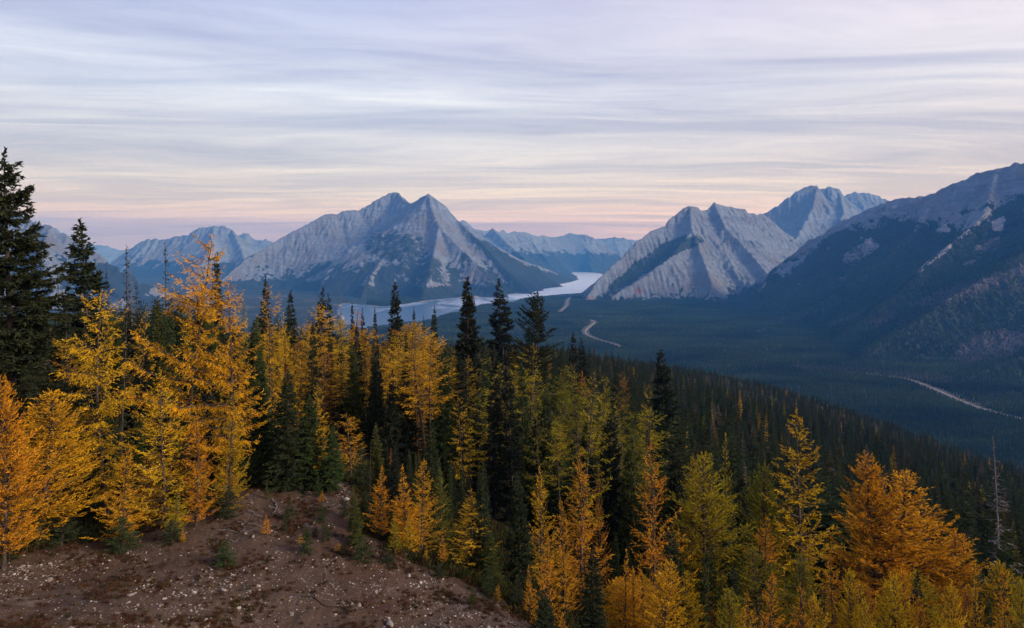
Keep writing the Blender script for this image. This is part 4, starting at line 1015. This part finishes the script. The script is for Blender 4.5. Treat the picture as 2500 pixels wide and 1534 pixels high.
def scatter(name, pts, sc, idx, tint, protos, label):
    me = bpy.data.meshes.new(name); n = len(pts)
    me.vertices.add(n); me.vertices.foreach_set('co', np.ascontiguousarray(pts, np.float32).ravel())
    a = me.attributes.new('size', 'FLOAT_VECTOR', 'POINT'); a.data.foreach_set('vector', np.ascontiguousarray(sc, np.float32).ravel())
    a = me.attributes.new('turn', 'FLOAT', 'POINT'); a.data.foreach_set('value', (np.arange(n) * 2.399 % 6.283).astype(np.float32))
    a = me.attributes.new('pick', 'INT', 'POINT'); a.data.foreach_set('value', idx.astype(np.int32))
    a = me.attributes.new('tint', 'FLOAT_COLOR', 'POINT'); a.data.foreach_set('color', np.c_[tint, np.ones(n)].astype(np.float32).ravel())
    o = link(name, me)
    ng = bpy.data.node_groups.new(name, 'GeometryNodeTree')
    ng.interface.new_socket('Geometry', in_out='INPUT', socket_type='NodeSocketGeometry'); ng.interface.new_socket('Geometry', in_out='OUTPUT', socket_type='NodeSocketGeometry')
    N = ng.nodes; Lk = ng.links; gi = N.new('NodeGroupInput'); go = N.new('NodeGroupOutput')
    iop = N.new('GeometryNodeInstanceOnPoints'); iop.inputs['Pick Instance'].default_value = True
    g2i = N.new('GeometryNodeGeometryToInstance')
    for p in reversed(protos):
        oi = N.new('GeometryNodeObjectInfo'); oi.inputs['Object'].default_value = p; oi.inputs['As Instance'].default_value = True
        Lk.new(oi.outputs['Geometry'], g2i.inputs[0])
    def att(nm, t):
        q = N.new('GeometryNodeInputNamedAttribute'); q.data_type = t; q.inputs['Name'].default_value = nm; return q.outputs[0]
    Lk.new(gi.outputs[0], iop.inputs['Points']); Lk.new(g2i.outputs[0], iop.inputs['Instance'])
    Lk.new(att('pick', 'INT'), iop.inputs['Instance Index']); Lk.new(att('size', 'FLOAT_VECTOR'), iop.inputs['Scale'])
    cx_ = N.new('ShaderNodeCombineXYZ'); Lk.new(att('turn', 'FLOAT'), cx_.inputs[2])
    Lk.new(cx_.outputs[0], iop.inputs['Rotation']); Lk.new(iop.outputs[0], go.inputs[0])
    md = o.modifiers.new('trees', 'NODES'); md.node_group = ng
    return tag(o, label, kind='stuff')

midp = [proto(blade_tree(300 + i, 15, 130, 2.3 if i < 3 else 1.55, 4, 0.26)) for i in range(6)]
farp = [proto(cone_tree(320 + i, 14, 2.6 if i < 3 else 1.8)) for i in range(5)]
def tints(n, gold=0.0, warmth=0.0):
    t = np.empty((n, 3)); b = rs.uniform(0.8, 1.25, n)
    t[:, 0] = 0.030 * b * (1 + rs.rand(n) * (0.5 + warmth)); t[:, 1] = 0.042 * b * (1 + rs.rand(n) * 0.25); t[:, 2] = 0.026 * b
    g = rs.rand(n) < gold; t[g] = np.array([0.42, 0.24, 0.03]) * rs.uniform(0.5, 1.1, (g.sum(), 1))
    g = rs.rand(n) < gold; t[g] = np.array([0.24, 0.20, 0.03]) * rs.uniform(0.5, 1.1, (g.sum(), 1))
    g = rs.rand(n) < 0.05; t[g] = np.array([0.13, 0.10, 0.09]) * rs.uniform(0.6, 1.1, (g.sum(), 1))
    return t
# hillside below and beyond
dens = []
for a_, b_, area in ((70, 250, 11), (250, 700, 17), (700, 2100, 30)):
    n = int((b_ * b_ - a_ * a_) * R(41) / area); dens.append(forest_points(n, a_, b_))
x = np.concatenate([d[0] for d in dens]); y = np.concatenate([d[1] for d in dens])
used = set(taken)
clump = fbm(nC, x / 30, y / 30, 3); H = rs.uniform(7, 16, len(x)) * (0.8 + 0.3 * (rs.rand(len(x)) > .5)) * (1 + 0.5 * clump) + 6 * (rs.rand(len(x)) < .06); z, H, px = fit_height(x, y, H)
hill = (z > LAKE + 60)
ok = (H > 3) & hill & (rs.rand(len(x)) < 0.55 + 1.6 * clump.clip(-.3, .5) + .25) & (np.hypot(x, y) > rmin - 4) & (clearing(x, y) < .2)
# hidden ground behind the brow needs no trees
x, y, z, H, px = x[ok], y[ok], z[ok], H[ok], px[ok]
s = H / 15.0
scatter('forest', np.c_[x, y, z - .2], np.c_[(s * rs.uniform(.75, 1.45, len(s)))[:, None] * np.ones((1, 2)), s], rs.randint(0, 6, len(s)), tints(len(s), 0.018, .12) * np.array([[.82, .9, .9]]), midp, "dense dark conifer forest covering the near hillside, thinning into the valley shade")
nmid = len(s)
# valley floor and the big right-hand mountainside
n = 460000
th = rs.uniform(-R(12), R(41), n); r = np.exp(rs.uniform(math.log(1300), math.log(7600), n)); x = r * np.sin(th); y = r * np.cos(th)
gz = ground_z(x, y); hill_now = gz > LAKE + 60
sd = poly_sd(lake_poly, x, y); dr = np.full(n, 1e9)
for q_, rd in enumerate(roads): dr = np.minimum(dr, line_dist(rd, x, y)[0] - (0, 8 * 0, 0)[q_])
z = gz.copy(); fo = np.full(n, 1.0); red = np.zeros(n)
for m in M:
    if m['seed'] not in (81, 51, 41): continue
    X, Y, Z = m['grid']; x0, y0, c_ = X[0, 0], Y[0, 0], X[0, 1] - X[0, 0]; cy2 = Y[1, 0] - Y[0, 0]
    fi = (x - x0) / c_; fj = (y - y0) / cy2; ins = (fi > 0) & (fj > 0) & (fi < X.shape[1] - 1.01) & (fj < X.shape[0] - 1.01)
    a = fi[ins].astype(int); b = fj[ins].astype(int); fa = fi[ins] - a; fb = fj[ins] - b
    zz = (Z[b, a] * (1 - fa) + Z[b, a + 1] * fa) * (1 - fb) + (Z[b + 1, a] * (1 - fa) + Z[b + 1, a + 1] * fa) * fb
    zi = z[ins]; up = zz > zi
    # wood mask of that mountain at these points
    g = m['fg'][b, a]; fi_ = fo[ins]; fi_[up] = g[up]; fo[ins] = fi_; zi[up] = zz[up]; z[ins] = zi
px = 1250 + x / y * F; py = HOR - z / y * F
dm = dead_mask(px, py); dm = np.maximum(dm, 0.8 * patch(px, py, [(1925, 893), (2150, 905), (2330, 925), (2330, 945), (2130, 918), (1930, 903)], 6))
gap = 22 + 4 * (y > 3300)
ok = (sd > 40) & (dr > gap) & (fo > rs.uniform(0.25, 0.75, n)) & ~hill_now & (px > 880) & (px < 2620)
edge = patch(px, py, [(2205, 925), (2260, 940), (2340, 960), (2430, 1000), (2500, 1022), (2380, 1003), (2290, 965), (2235, 940)], 4)
ok &= rs.rand(n) > edge * 0.8
mead = fbm(nC, x / 420, y / 170, 4, 0.6); ok &= (rs.rand(n) > 0.92 * sstep(0.20, 0.34, mead)) | (z > LAKE + 70)
x, y, z, dm, r = x[ok], y[ok], z[ok], dm[ok], r[ok]
nn = len(x); tt = tints(nn, 0.0, 0.1) * np.array([[0.66, 0.88, .60]]) * (1 + 1.4 * fbm(nB, x / 500, y / 260, 4))[:, None].clip(.5, 2.2); g = rs.rand(nn) < dm * 0.75; tt[g] = np.array([0.115, 0.100, 0.115]) * rs.uniform(0.6, 1.15, (g.sum(), 1))
s = rs.uniform(0.65, 1.25, nn); wv = np.where(g, 0.45, 1.0) * np.interp(r, [1300, 3000, 7600], [1.0, 1.4, 2.6])
scatter('far_forest', np.c_[x, y, z - .3], np.c_[s * wv, s * wv, s], rs.randint(0, 5, nn), tt, farp, "far dark green forest on the valley floor and lower mountainside")
print('TREES', len(placed), n_ind, nmid, nn, sum(k_.spec['n'] for f_ in (LAR, SPR) for l_ in f_.values() for k_ in l_), 'rmin', rmin)
# ------------------------------------------------------------------ stones, sticks and low growth on the clearing
def stone_mesh(seed, flat=0.6):
    import bmesh
    b = bmesh.new(); bmesh.ops.create_icosphere(b, subdivisions=2, radius=0.5); rs_ = np.random.RandomState(seed)
    pl = [(unit(rs_.randn(3)), rs_.uniform(0.20, 0.40)) for _ in range(11)]
    st = np.array([1.0, rs_.uniform(.6, .9), flat * rs_.uniform(.7, 1.1)])
    co = np.array([v.co[:] for v in b.verts]); 
    for nrm, d in pl:
        ex = np.maximum(co @ nrm - d, 0); co -= ex[:, None] * nrm
    co = co * st + rs_.randn(*co.shape) * 0.012
    f = np.array([[v.index for v in q.verts] for q in b.faces]); b.free()
    return co, f
def stone_material(name, inst):
    k = NT(name); P = k.n('ShaderNodeTexCoord').outputs['Object']
    rnd = k.n('ShaderNodeObjectInfo').outputs['Random']
    c = k.ramp(rnd, [(0.0, (0.13, 0.10, 0.085)), (0.35, (0.19, 0.155, 0.13)), (0.7, (0.29, 0.25, 0.22)), (1.0, (0.48, 0.43, 0.40))])
    c = k.mix(k.math('MULTIPLY', k.mapr(k.noise(P, 3.0, 5, 0.7), 0.45, 0.7), 0.5), c, (0.17, 0.12, 0.10))
    return k.out(k.n('ShaderNodeBsdfPrincipled', {'Base Color': c, 'Roughness': 0.9, 'Specular IOR Level': 0.2}).outputs[0])
m_stone = stone_material('pale_limestone', False)
SM = [mesh_from('stone', *stone_mesh(400 + i, 0.45 + 0.1 * (i % 4)), m_stone) for i in range(8)]
rs = np.random.RandomState(909)
def to_ground(px, py):
    D = pick_ground(px, py, 14, 70); x = (px - 1250) / F * D
    return x, D, float(ground_z(np.array([x]), np.array([D]))[0])
SMX = []
for px, py, w, lb in [(66, 1398, 17, "pale boulder-like stone alone at far left of the gravel"), (120, 1378, 14, "flat pale stone between the left-hand stones and small orange larch"),
                      (548, 1445, 16, "white stone cluster piece in the middle of the clearing, biggest there"), (335, 1480, 13, "pale stone low in the left half of the gravel"),
                      (606, 1446, 14, "white stone just right of the middle cluster"), (582, 1486, 13, "whitish rounded stone below the middle cluster"), (613, 1230, 11, "pale stone at the upper rim near the pale sticks"),
                      (600, 1305, 11, "flat white stone on the upper brown slope"), (822, 1188, 22, "grey-white rock slab at the very top of the clearing"), (845, 1222, 20, "white rock block right below the top slab"),
                      (950, 1528, 30, "widest white rock at the bottom edge of the photo"), (712, 1502, 16, "pale pointed stone near the bottom, left of the widest white rock"), (917, 1447, 14, "flat pale stone left of the hooked larch's foot"),
                      (1028, 1424, 11, "small pale stone on the right gravel slope"), (878, 1480, 13, "pale stone at the end of the dark fallen branch"), (502, 1515, 12, "pale stone near the bottom left of centre")]:
    x, y, z = to_ground(px, py); s = w / F * y * 1.15
    o = link('stone', SM[len(SMX) % 8], None, (x, y, z + s * .12)); o.scale = (s, s, s); o.rotation_euler = (rs.randn() * .2, rs.randn() * .2, rs.rand() * 6)
    tag(o, lb, 'stone', 'pale stones on the clearing'); SMX.append(o)
# stony strips: where the photo has them
strips = [(poly, d) for poly, d in (([(-50, 1440), (0, 1395), (200, 1360), (380, 1335), (400, 1350), (250, 1390), (100, 1440), (-50, 1480)], 1.0),
          ([(500, 1385), (620, 1380), (640, 1440), (720, 1470), (560, 1500), (430, 1470), (300, 1430), (420, 1410)], 1.0), ([(250, 1470), (500, 1460), (620, 1534), (300, 1560), (100, 1534)], .45),
          ([(640, 1340), (900, 1370), (1060, 1405), (1230, 1500), (1300, 1560), (1000, 1560), (850, 1500), (700, 1440)], .55), ([(790, 1170), (860, 1180), (870, 1260), (800, 1230)], 1.0), ([(600, 1240), (760, 1330), (700, 1350), (560, 1300)], .25))]
def strip_density(x, y):
    z = ground_z(x, y); px = 1250 + x / y * F; py = HOR - z / y * F; d = np.full(x.shape, 0.10)
    for p, w in strips: d = np.maximum(d, w * patch(px, py, p, 22))
    n_ = fbm(nA, x / 1.1, y / 1.1, 3)
    return d * (0.35 + 1.5 * sstep(-0.1, 0.35, n_)) * clearing(x, y), z, px, py
def clearing_pts(n):
    x = rs.uniform(-34, 8, n); y = rs.uniform(18, 46, n); d, z, px, py = strip_density(x, y)
    ok = (rs.rand(n) < d) & (px > -120) & (px < 1420) & (py < 1640)
    return x[ok], y[ok], z[ok]
x, y, z = clearing_pts(2600); x, y, z = x[:284], y[:284], z[:284]
for i in range(len(x)):
    s = 0.08 + 0.24 * rs.rand() ** 3
    o = link('stone', SM[rs.randint(8)], None, (x[i], y[i], z[i] + s * .08)); o.scale = (s * 1.2, s * 1.2, s); o.rotation_euler = (rs.randn() * .25, rs.randn() * .25, rs.rand() * 6)
    tag(o, "pale limestone cobble lying loose among hundreds on the brown gravel clearing", 'stone', 'loose cobbles on the gravel')
x, y, z = clearing_pts(200000)
s = 0.018 + 0.11 * rs.rand(len(x)) ** 6
scatter('gravel', np.c_[x, y, z + s * .1], np.c_[s * 1.2, s * 1.2, s], rs.randint(0, 8, len(x)), np.ones((len(x), 3)), [proto(m_) for m_ in SM], "small pale gravel strewn over the brown soil")
# low dry growth
def tuft(seed, n, h, sp):
    rs_ = np.random.RandomState(seed); a = rs_.rand(n) * 6.28; l = h * rs_.uniform(.4, 1.1, n); tilt = rs_.uniform(.1, 1.1, n)
    d = np.stack([np.cos(a) * np.sin(tilt), np.sin(a) * np.sin(tilt), np.cos(tilt)], -1); b0 = np.stack([rs_.randn(n) * sp, rs_.randn(n) * sp, np.full(n, -.01)], -1)
    s_ = unit(np.cross(d, rs_.randn(n, 3))) * (h * .06)
    mid = b0 + d * (l * .5)[:, None]; V = np.stack([b0, mid + s_, b0 + d * l[:, None], mid - s_], 1).reshape(-1, 3)
    return mesh_from('tuft', V, np.arange(n * 4).reshape(-1, 4), m_stuffn, attrs=dict(tone=np.repeat(rs_.rand(n), 4)))
tfs = [proto(tuft(430 + i, 40, 0.22, 0.08)) for i in range(4)]
n = 90000; x = rs.uniform(-36, 14, n); y = rs.uniform(18, 60, n); cl_ = clearing(x, y); z = ground_z(x, y)
nn_ = fbm(nB, x / 2.4, y / 2.4, 3); dd_ = np.where(cl_ > .6, .12 + 1.4 * sstep(.0, .35, nn_), 0.8)
dd_ *= np.where((y < 40) | (cl_ < .5), 1, .6); ok = rs.rand(n) < dd_ * .55; x, y, z, cl_ = x[ok], y[ok], z[ok], cl_[ok]; n = len(x)
tt = np.where((rs.rand(n) < .6)[:, None], np.array([[0.085, 0.040, 0.025]]), np.array([[0.07, 0.055, 0.025]])) * rs.uniform(.6, 1.3, (n, 1))
tt = np.where((cl_ < .5)[:, None], tt * np.array([[.5, .9, .7]]), tt)
s = rs.uniform(.35, .9, n) * np.where(cl_ > .6, .8, 2.2)
scatter('scrub', np.c_[x, y, z], np.c_[s, s, s], rs.randint(0, 4, n), tt, tfs, "low dry reddish brown growth on the soil")
# sticks
def stick(pts, r, mat, lb, seed):
    P = np.array([to_ground(*p) for p in pts]); rs_ = np.random.RandomState(seed)
    t = np.linspace(0, len(P) - 1, 9); Q = np.stack([np.interp(t, np.arange(len(P)), P[:, k_]) for k_ in range(3)], -1)
    Q[:, :2] += rs_.randn(9, 2) * 0.05; Q[:, 2] = ground_z(Q[:, 0], Q[:, 1]) + r * .8; c0 = Q.mean(0)
    V, Fq = tube((Q - c0)[None], (r * np.linspace(1, .35, 9))[None], 6)
    # two side twigs
    for q_ in (3, 5):
        d = unit(np.array([rs_.randn(), rs_.randn(), .5])) * 0.35; B = np.stack([Q[q_] - c0 + d * u_ for u_ in np.linspace(0, 1, 4)]); v2, f2 = tube(B[None], (r * .4 * np.linspace(1, .3, 4))[None], 5)
        Fq = np.vstack([Fq, f2 + len(V)]); V = np.vstack([V, v2])
    o = link('fallen_branch', mesh_from('fallen_branch', V, Fq, mat, True), None, tuple(c0)); tag(o, lb, 'branch', 'fallen branches on the clearing')
for q_, (pts, r, mt, lb) in enumerate([([(606, 1250), (640, 1262), (655, 1270)], .035, m_grey, "topmost pale stick on the upper brown slope, left of the orange seedling"), ([(580, 1275), (610, 1280), (645, 1290)], .03, m_grey, "second pale stick under the topmost one"),
      ([(535, 1296), (580, 1300), (628, 1298)], .035, m_grey, "longest level pale stick on the upper slope"), ([(560, 1318), (585, 1328)], .025, m_grey, "short pale stick above the lone spruce sapling"),
      ([(985, 1354), (1010, 1359), (1032, 1364)], .05, m_grey, "pale straight log under the lime green young larch"), ([(742, 1458), (790, 1478), (850, 1484)], .045, m_bark, "dark curved branch lying on the lower gravel"),
      ([(664, 1222), (676, 1240), (668, 1256)], .05, m_grey, "bent grey stick at the foot of the green spruces"), ([(808, 1186), (840, 1200), (862, 1215)], .05, m_grey, "grey stick beside the white rocks at the top"), ([(740, 1282), (775, 1293)], .03, m_grey, "short grey stick right of the sapling on the brown slope"),
      ([(1060, 1410), (1063, 1440)], .03, m_grey, "thin upright-pointing stick on the right gravel slope"), ([(700, 1240), (712, 1225)], .03, m_bark, "dark stick beneath the broad green spruce")]):
    stick(pts, r, mt, lb, 440 + q_)
# ------------------------------------------------------------------ camera
cam = bpy.data.cameras.new('camera'); cam.sensor_width = 36.0; cam.lens = F / 2500 * 36.0; cam.shift_y = -(767.0 - HOR) / 2500.0
cam.clip_start = 0.5; cam.clip_end = 80000
co = link('camera', cam); co.rotation_euler = (R(90), 0, 0); scene.camera = co
# ------------------------------------------------------------------ light
SUN_EL, SUN_AZ = 24.0, 112.0      # azimuth clockwise from the view direction
sun = bpy.data.lights.new('sun', 'SUN'); sun.energy = 4.4; sun.angle = R(18); sun.color = (1.0, 0.84, 0.66)
so = link('sun', sun)
so.rotation_euler = (R(90 - SUN_EL), 0, R(180 - SUN_AZ))
w = bpy.data.worlds.new("World"); scene.world = w; w.use_nodes = True
k = NT.__new__(NT); k.t = w.node_tree; k.t.nodes.clear()
tc = k.n('ShaderNodeTexCoord').outputs['Generated']
sp = k.n('ShaderNodeSeparateXYZ', {0: tc}); dx, dy, dz = sp.outputs
sky = k.n('ShaderNodeTexSky', sky_type='NISHITA'); sky.sun_disc = False; sky.sun_elevation = R(SUN_EL); sky.sun_rotation = R(SUN_AZ)
skyc = k.mix(1.0, sky.outputs[0], (0.11, 0.11, 0.11), 'MULTIPLY')
hyp = k.math('SQRT', k.math('ADD', k.math('MULTIPLY', dx, dx), k.math('MULTIPLY', dy, dy)))
el = k.math('DIVIDE', dz, k.math('MAXIMUM', hyp, 0.001))          # tangent of the height above the horizon
az = k.math('ARCTAN2', dx, dy)
inv = k.math('DIVIDE', 1.0, k.math('ADD', k.math('MAXIMUM', dz, 0.0), 0.055))
cx = k.math('MULTIPLY', dx, inv); cy = k.math('MULTIPLY', dy, inv)
wv_ = k.n('ShaderNodeCombineXYZ', {0: k.math('MULTIPLY', cx, 0.22), 1: k.math('MULTIPLY', cy, 0.42), 2: 4.0}).outputs[0]
warp = k.math('SUBTRACT', k.noise(wv_, 1.0, 3, 0.5), 0.5)
cy = k.math('ADD', cy, k.math('MULTIPLY', warp, 2.2))
def layer(sx, sy, rot, detail=6, rough=0.6, dist=0.35, off=0.0):
    v = k.n('ShaderNodeCombineXYZ', {0: cx, 1: cy, 2: off})
    mp = k.n('ShaderNodeMapping', {'Vector': v.outputs[0], 'Rotation': (0, 0, R(rot)), 'Scale': (sx, sy, 1)})
    return k.noise(mp.outputs[0], 1.0, detail, rough, dist)
s1 = layer(0.20, 0.85, 11, 8, 0.64, 0.7); s2 = layer(0.40, 2.3, -6, 6, 0.64, 0.7, 3.1); s3 = layer(0.08, 0.42, 16, 4, 0.5, 0.6, 7.7)
s4 = layer(0.9, 9.0, 2, 4, 0.65, 0.3, 11.0)
base = k.ramp(el, [(0.0, (0.42, 0.31, 0.50)), (0.035, (0.45, 0.33, 0.48)), (0.055, (0.72, 0.56, 0.53)), (0.085, (0.70, 0.63, 0.64)), (0.14, (0.60, 0.61, 0.72)), (0.22, (0.63, 0.70, 0.88)), (0.30, (0.48, 0.54, 0.78)), (0.38, (0.36, 0.43, 0.72)), (1.0, (0.26, 0.32, 0.56))])
warm = k.ramp(el, [(0.0, (0.80, 0.54, 0.45)), (0.045, (0.86, 0.60, 0.52)), (0.085, (0.80, 0.68, 0.64)), (0.14, (0.72, 0.67, 0.73)), (0.22, (0.70, 0.70, 0.83)), (0.38, (0.62, 0.58, 0.76)), (1.0, (0.42, 0.40, 0.58))])
wf = k.mapr(az, -0.25, 0.75)
base = k.mix(wf, base, warm)
streak = k.math('ADD', k.math('ADD', k.math('MULTIPLY', s1, 0.40), k.math('MULTIPLY', s2, 0.18)), k.math('ADD', k.math('MULTIPLY', s3, 0.34), k.math('MULTIPLY', s4, 0.08)))
light = k.mix(1.0, base, (1.30, 1.25, 1.15), 'MULTIPLY'); dark = k.mix(1.0, base, (0.74, 0.75, 0.84), 'MULTIPLY')
cl = k.mix(k.mapr(streak, 0.43, 0.575), dark, light)
# the low bank of cloud on the horizon, level-topped
bn_ = k.math('MULTIPLY', k.math('SUBTRACT', k.noise(k.n('ShaderNodeCombineXYZ', {0: k.math('MULTIPLY', az, 5.0), 1: k.math('MULTIPLY', el, 60.0), 2: 2.0}).outputs[0], 1.0, 5, 0.6), 0.5), 0.012)
bank = k.math('MULTIPLY', k.mapr(k.math('ADD', el, bn_), 0.0450, 0.0400), k.mapr(az, 0.19, 0.03))
cl = k.mix(k.math('MULTIPLY', bank, 0.42), cl, (0.36, 0.27, 0.40))
col = k.mix(0.90, skyc, cl)
boost = k.ramp(el, [(0.0, (1.32, 1.24, 1.0)), (0.06, (1.28, 1.18, 1.0)), (0.12, (1.12, 1.08, 1.0)), (0.25, (1.07, 1.04, 1.0)), (0.6, (1.03, 1.01, 1.0))])
col = k.mix(1.0, col, boost, 'MULTIPLY')
down = k.mapr(dz, -0.02, 0.0)
col = k.mix(down, (0.10, 0.12, 0.16), col)
bg = k.n('ShaderNodeBackground', {0: col, 1: 1.12})
k.n('ShaderNodeOutputWorld', {0: bg.outputs[0]})
# ------------------------------------------------------------------ air
bx0, bx1, by0, by1, bz0, bz1 = -27500, 27500, -27500, 27500, LAKE - 400, 1340
v8 = np.array([(x, y, z) for x in (bx0, bx1) for y in (by0, by1) for z in (bz0, bz1)], float)
f6 = [(0, 1, 3, 2), (4, 6, 7, 5), (0, 4, 5, 1), (2, 3, 7, 6), (0, 2, 6, 4), (1, 5, 7, 3)]
mh = bpy.data.materials.new('air'); mh.use_nodes = True; t = mh.node_tree; t.nodes.clear()
pv = t.nodes.new('ShaderNodeVolumePrincipled'); pv.inputs['Color'].default_value = (0.09, 0.37, 1.0, 1); pv.inputs['Density'].default_value = 4.5e-5; pv.inputs['Anisotropy'].default_value = 0.0
pv.inputs['Absorption Color'].default_value = (0.6, 0.7, 1, 1)
ou = t.nodes.new('ShaderNodeOutputMaterial'); t.links.new(pv.outputs[0], ou.inputs['Volume'])
tag(link('haze', mesh_from('haze', v8, np.array(f6), mh)), kind='stuff')
# ------------------------------------------------------------------ render settings
vs = scene.view_settings; vs.view_transform = 'Standard'; vs.look = 'None'; vs.exposure = 0.0; vs.gamma = 1.0; vs.use_curve_mapping = False
cy_ = scene.cycles; cy_.max_bounces = 5; cy_.diffuse_bounces = 2; cy_.glossy_bounces = 2; cy_.transmission_bounces = 2; cy_.volume_bounces = 1; cy_.transparent_max_bounces = 4
cy_.use_denoising = True; cy_.use_adaptive_sampling = True; cy_.adaptive_threshold = 0.02; cy_.caustics_reflective = False; cy_.caustics_refractive = False
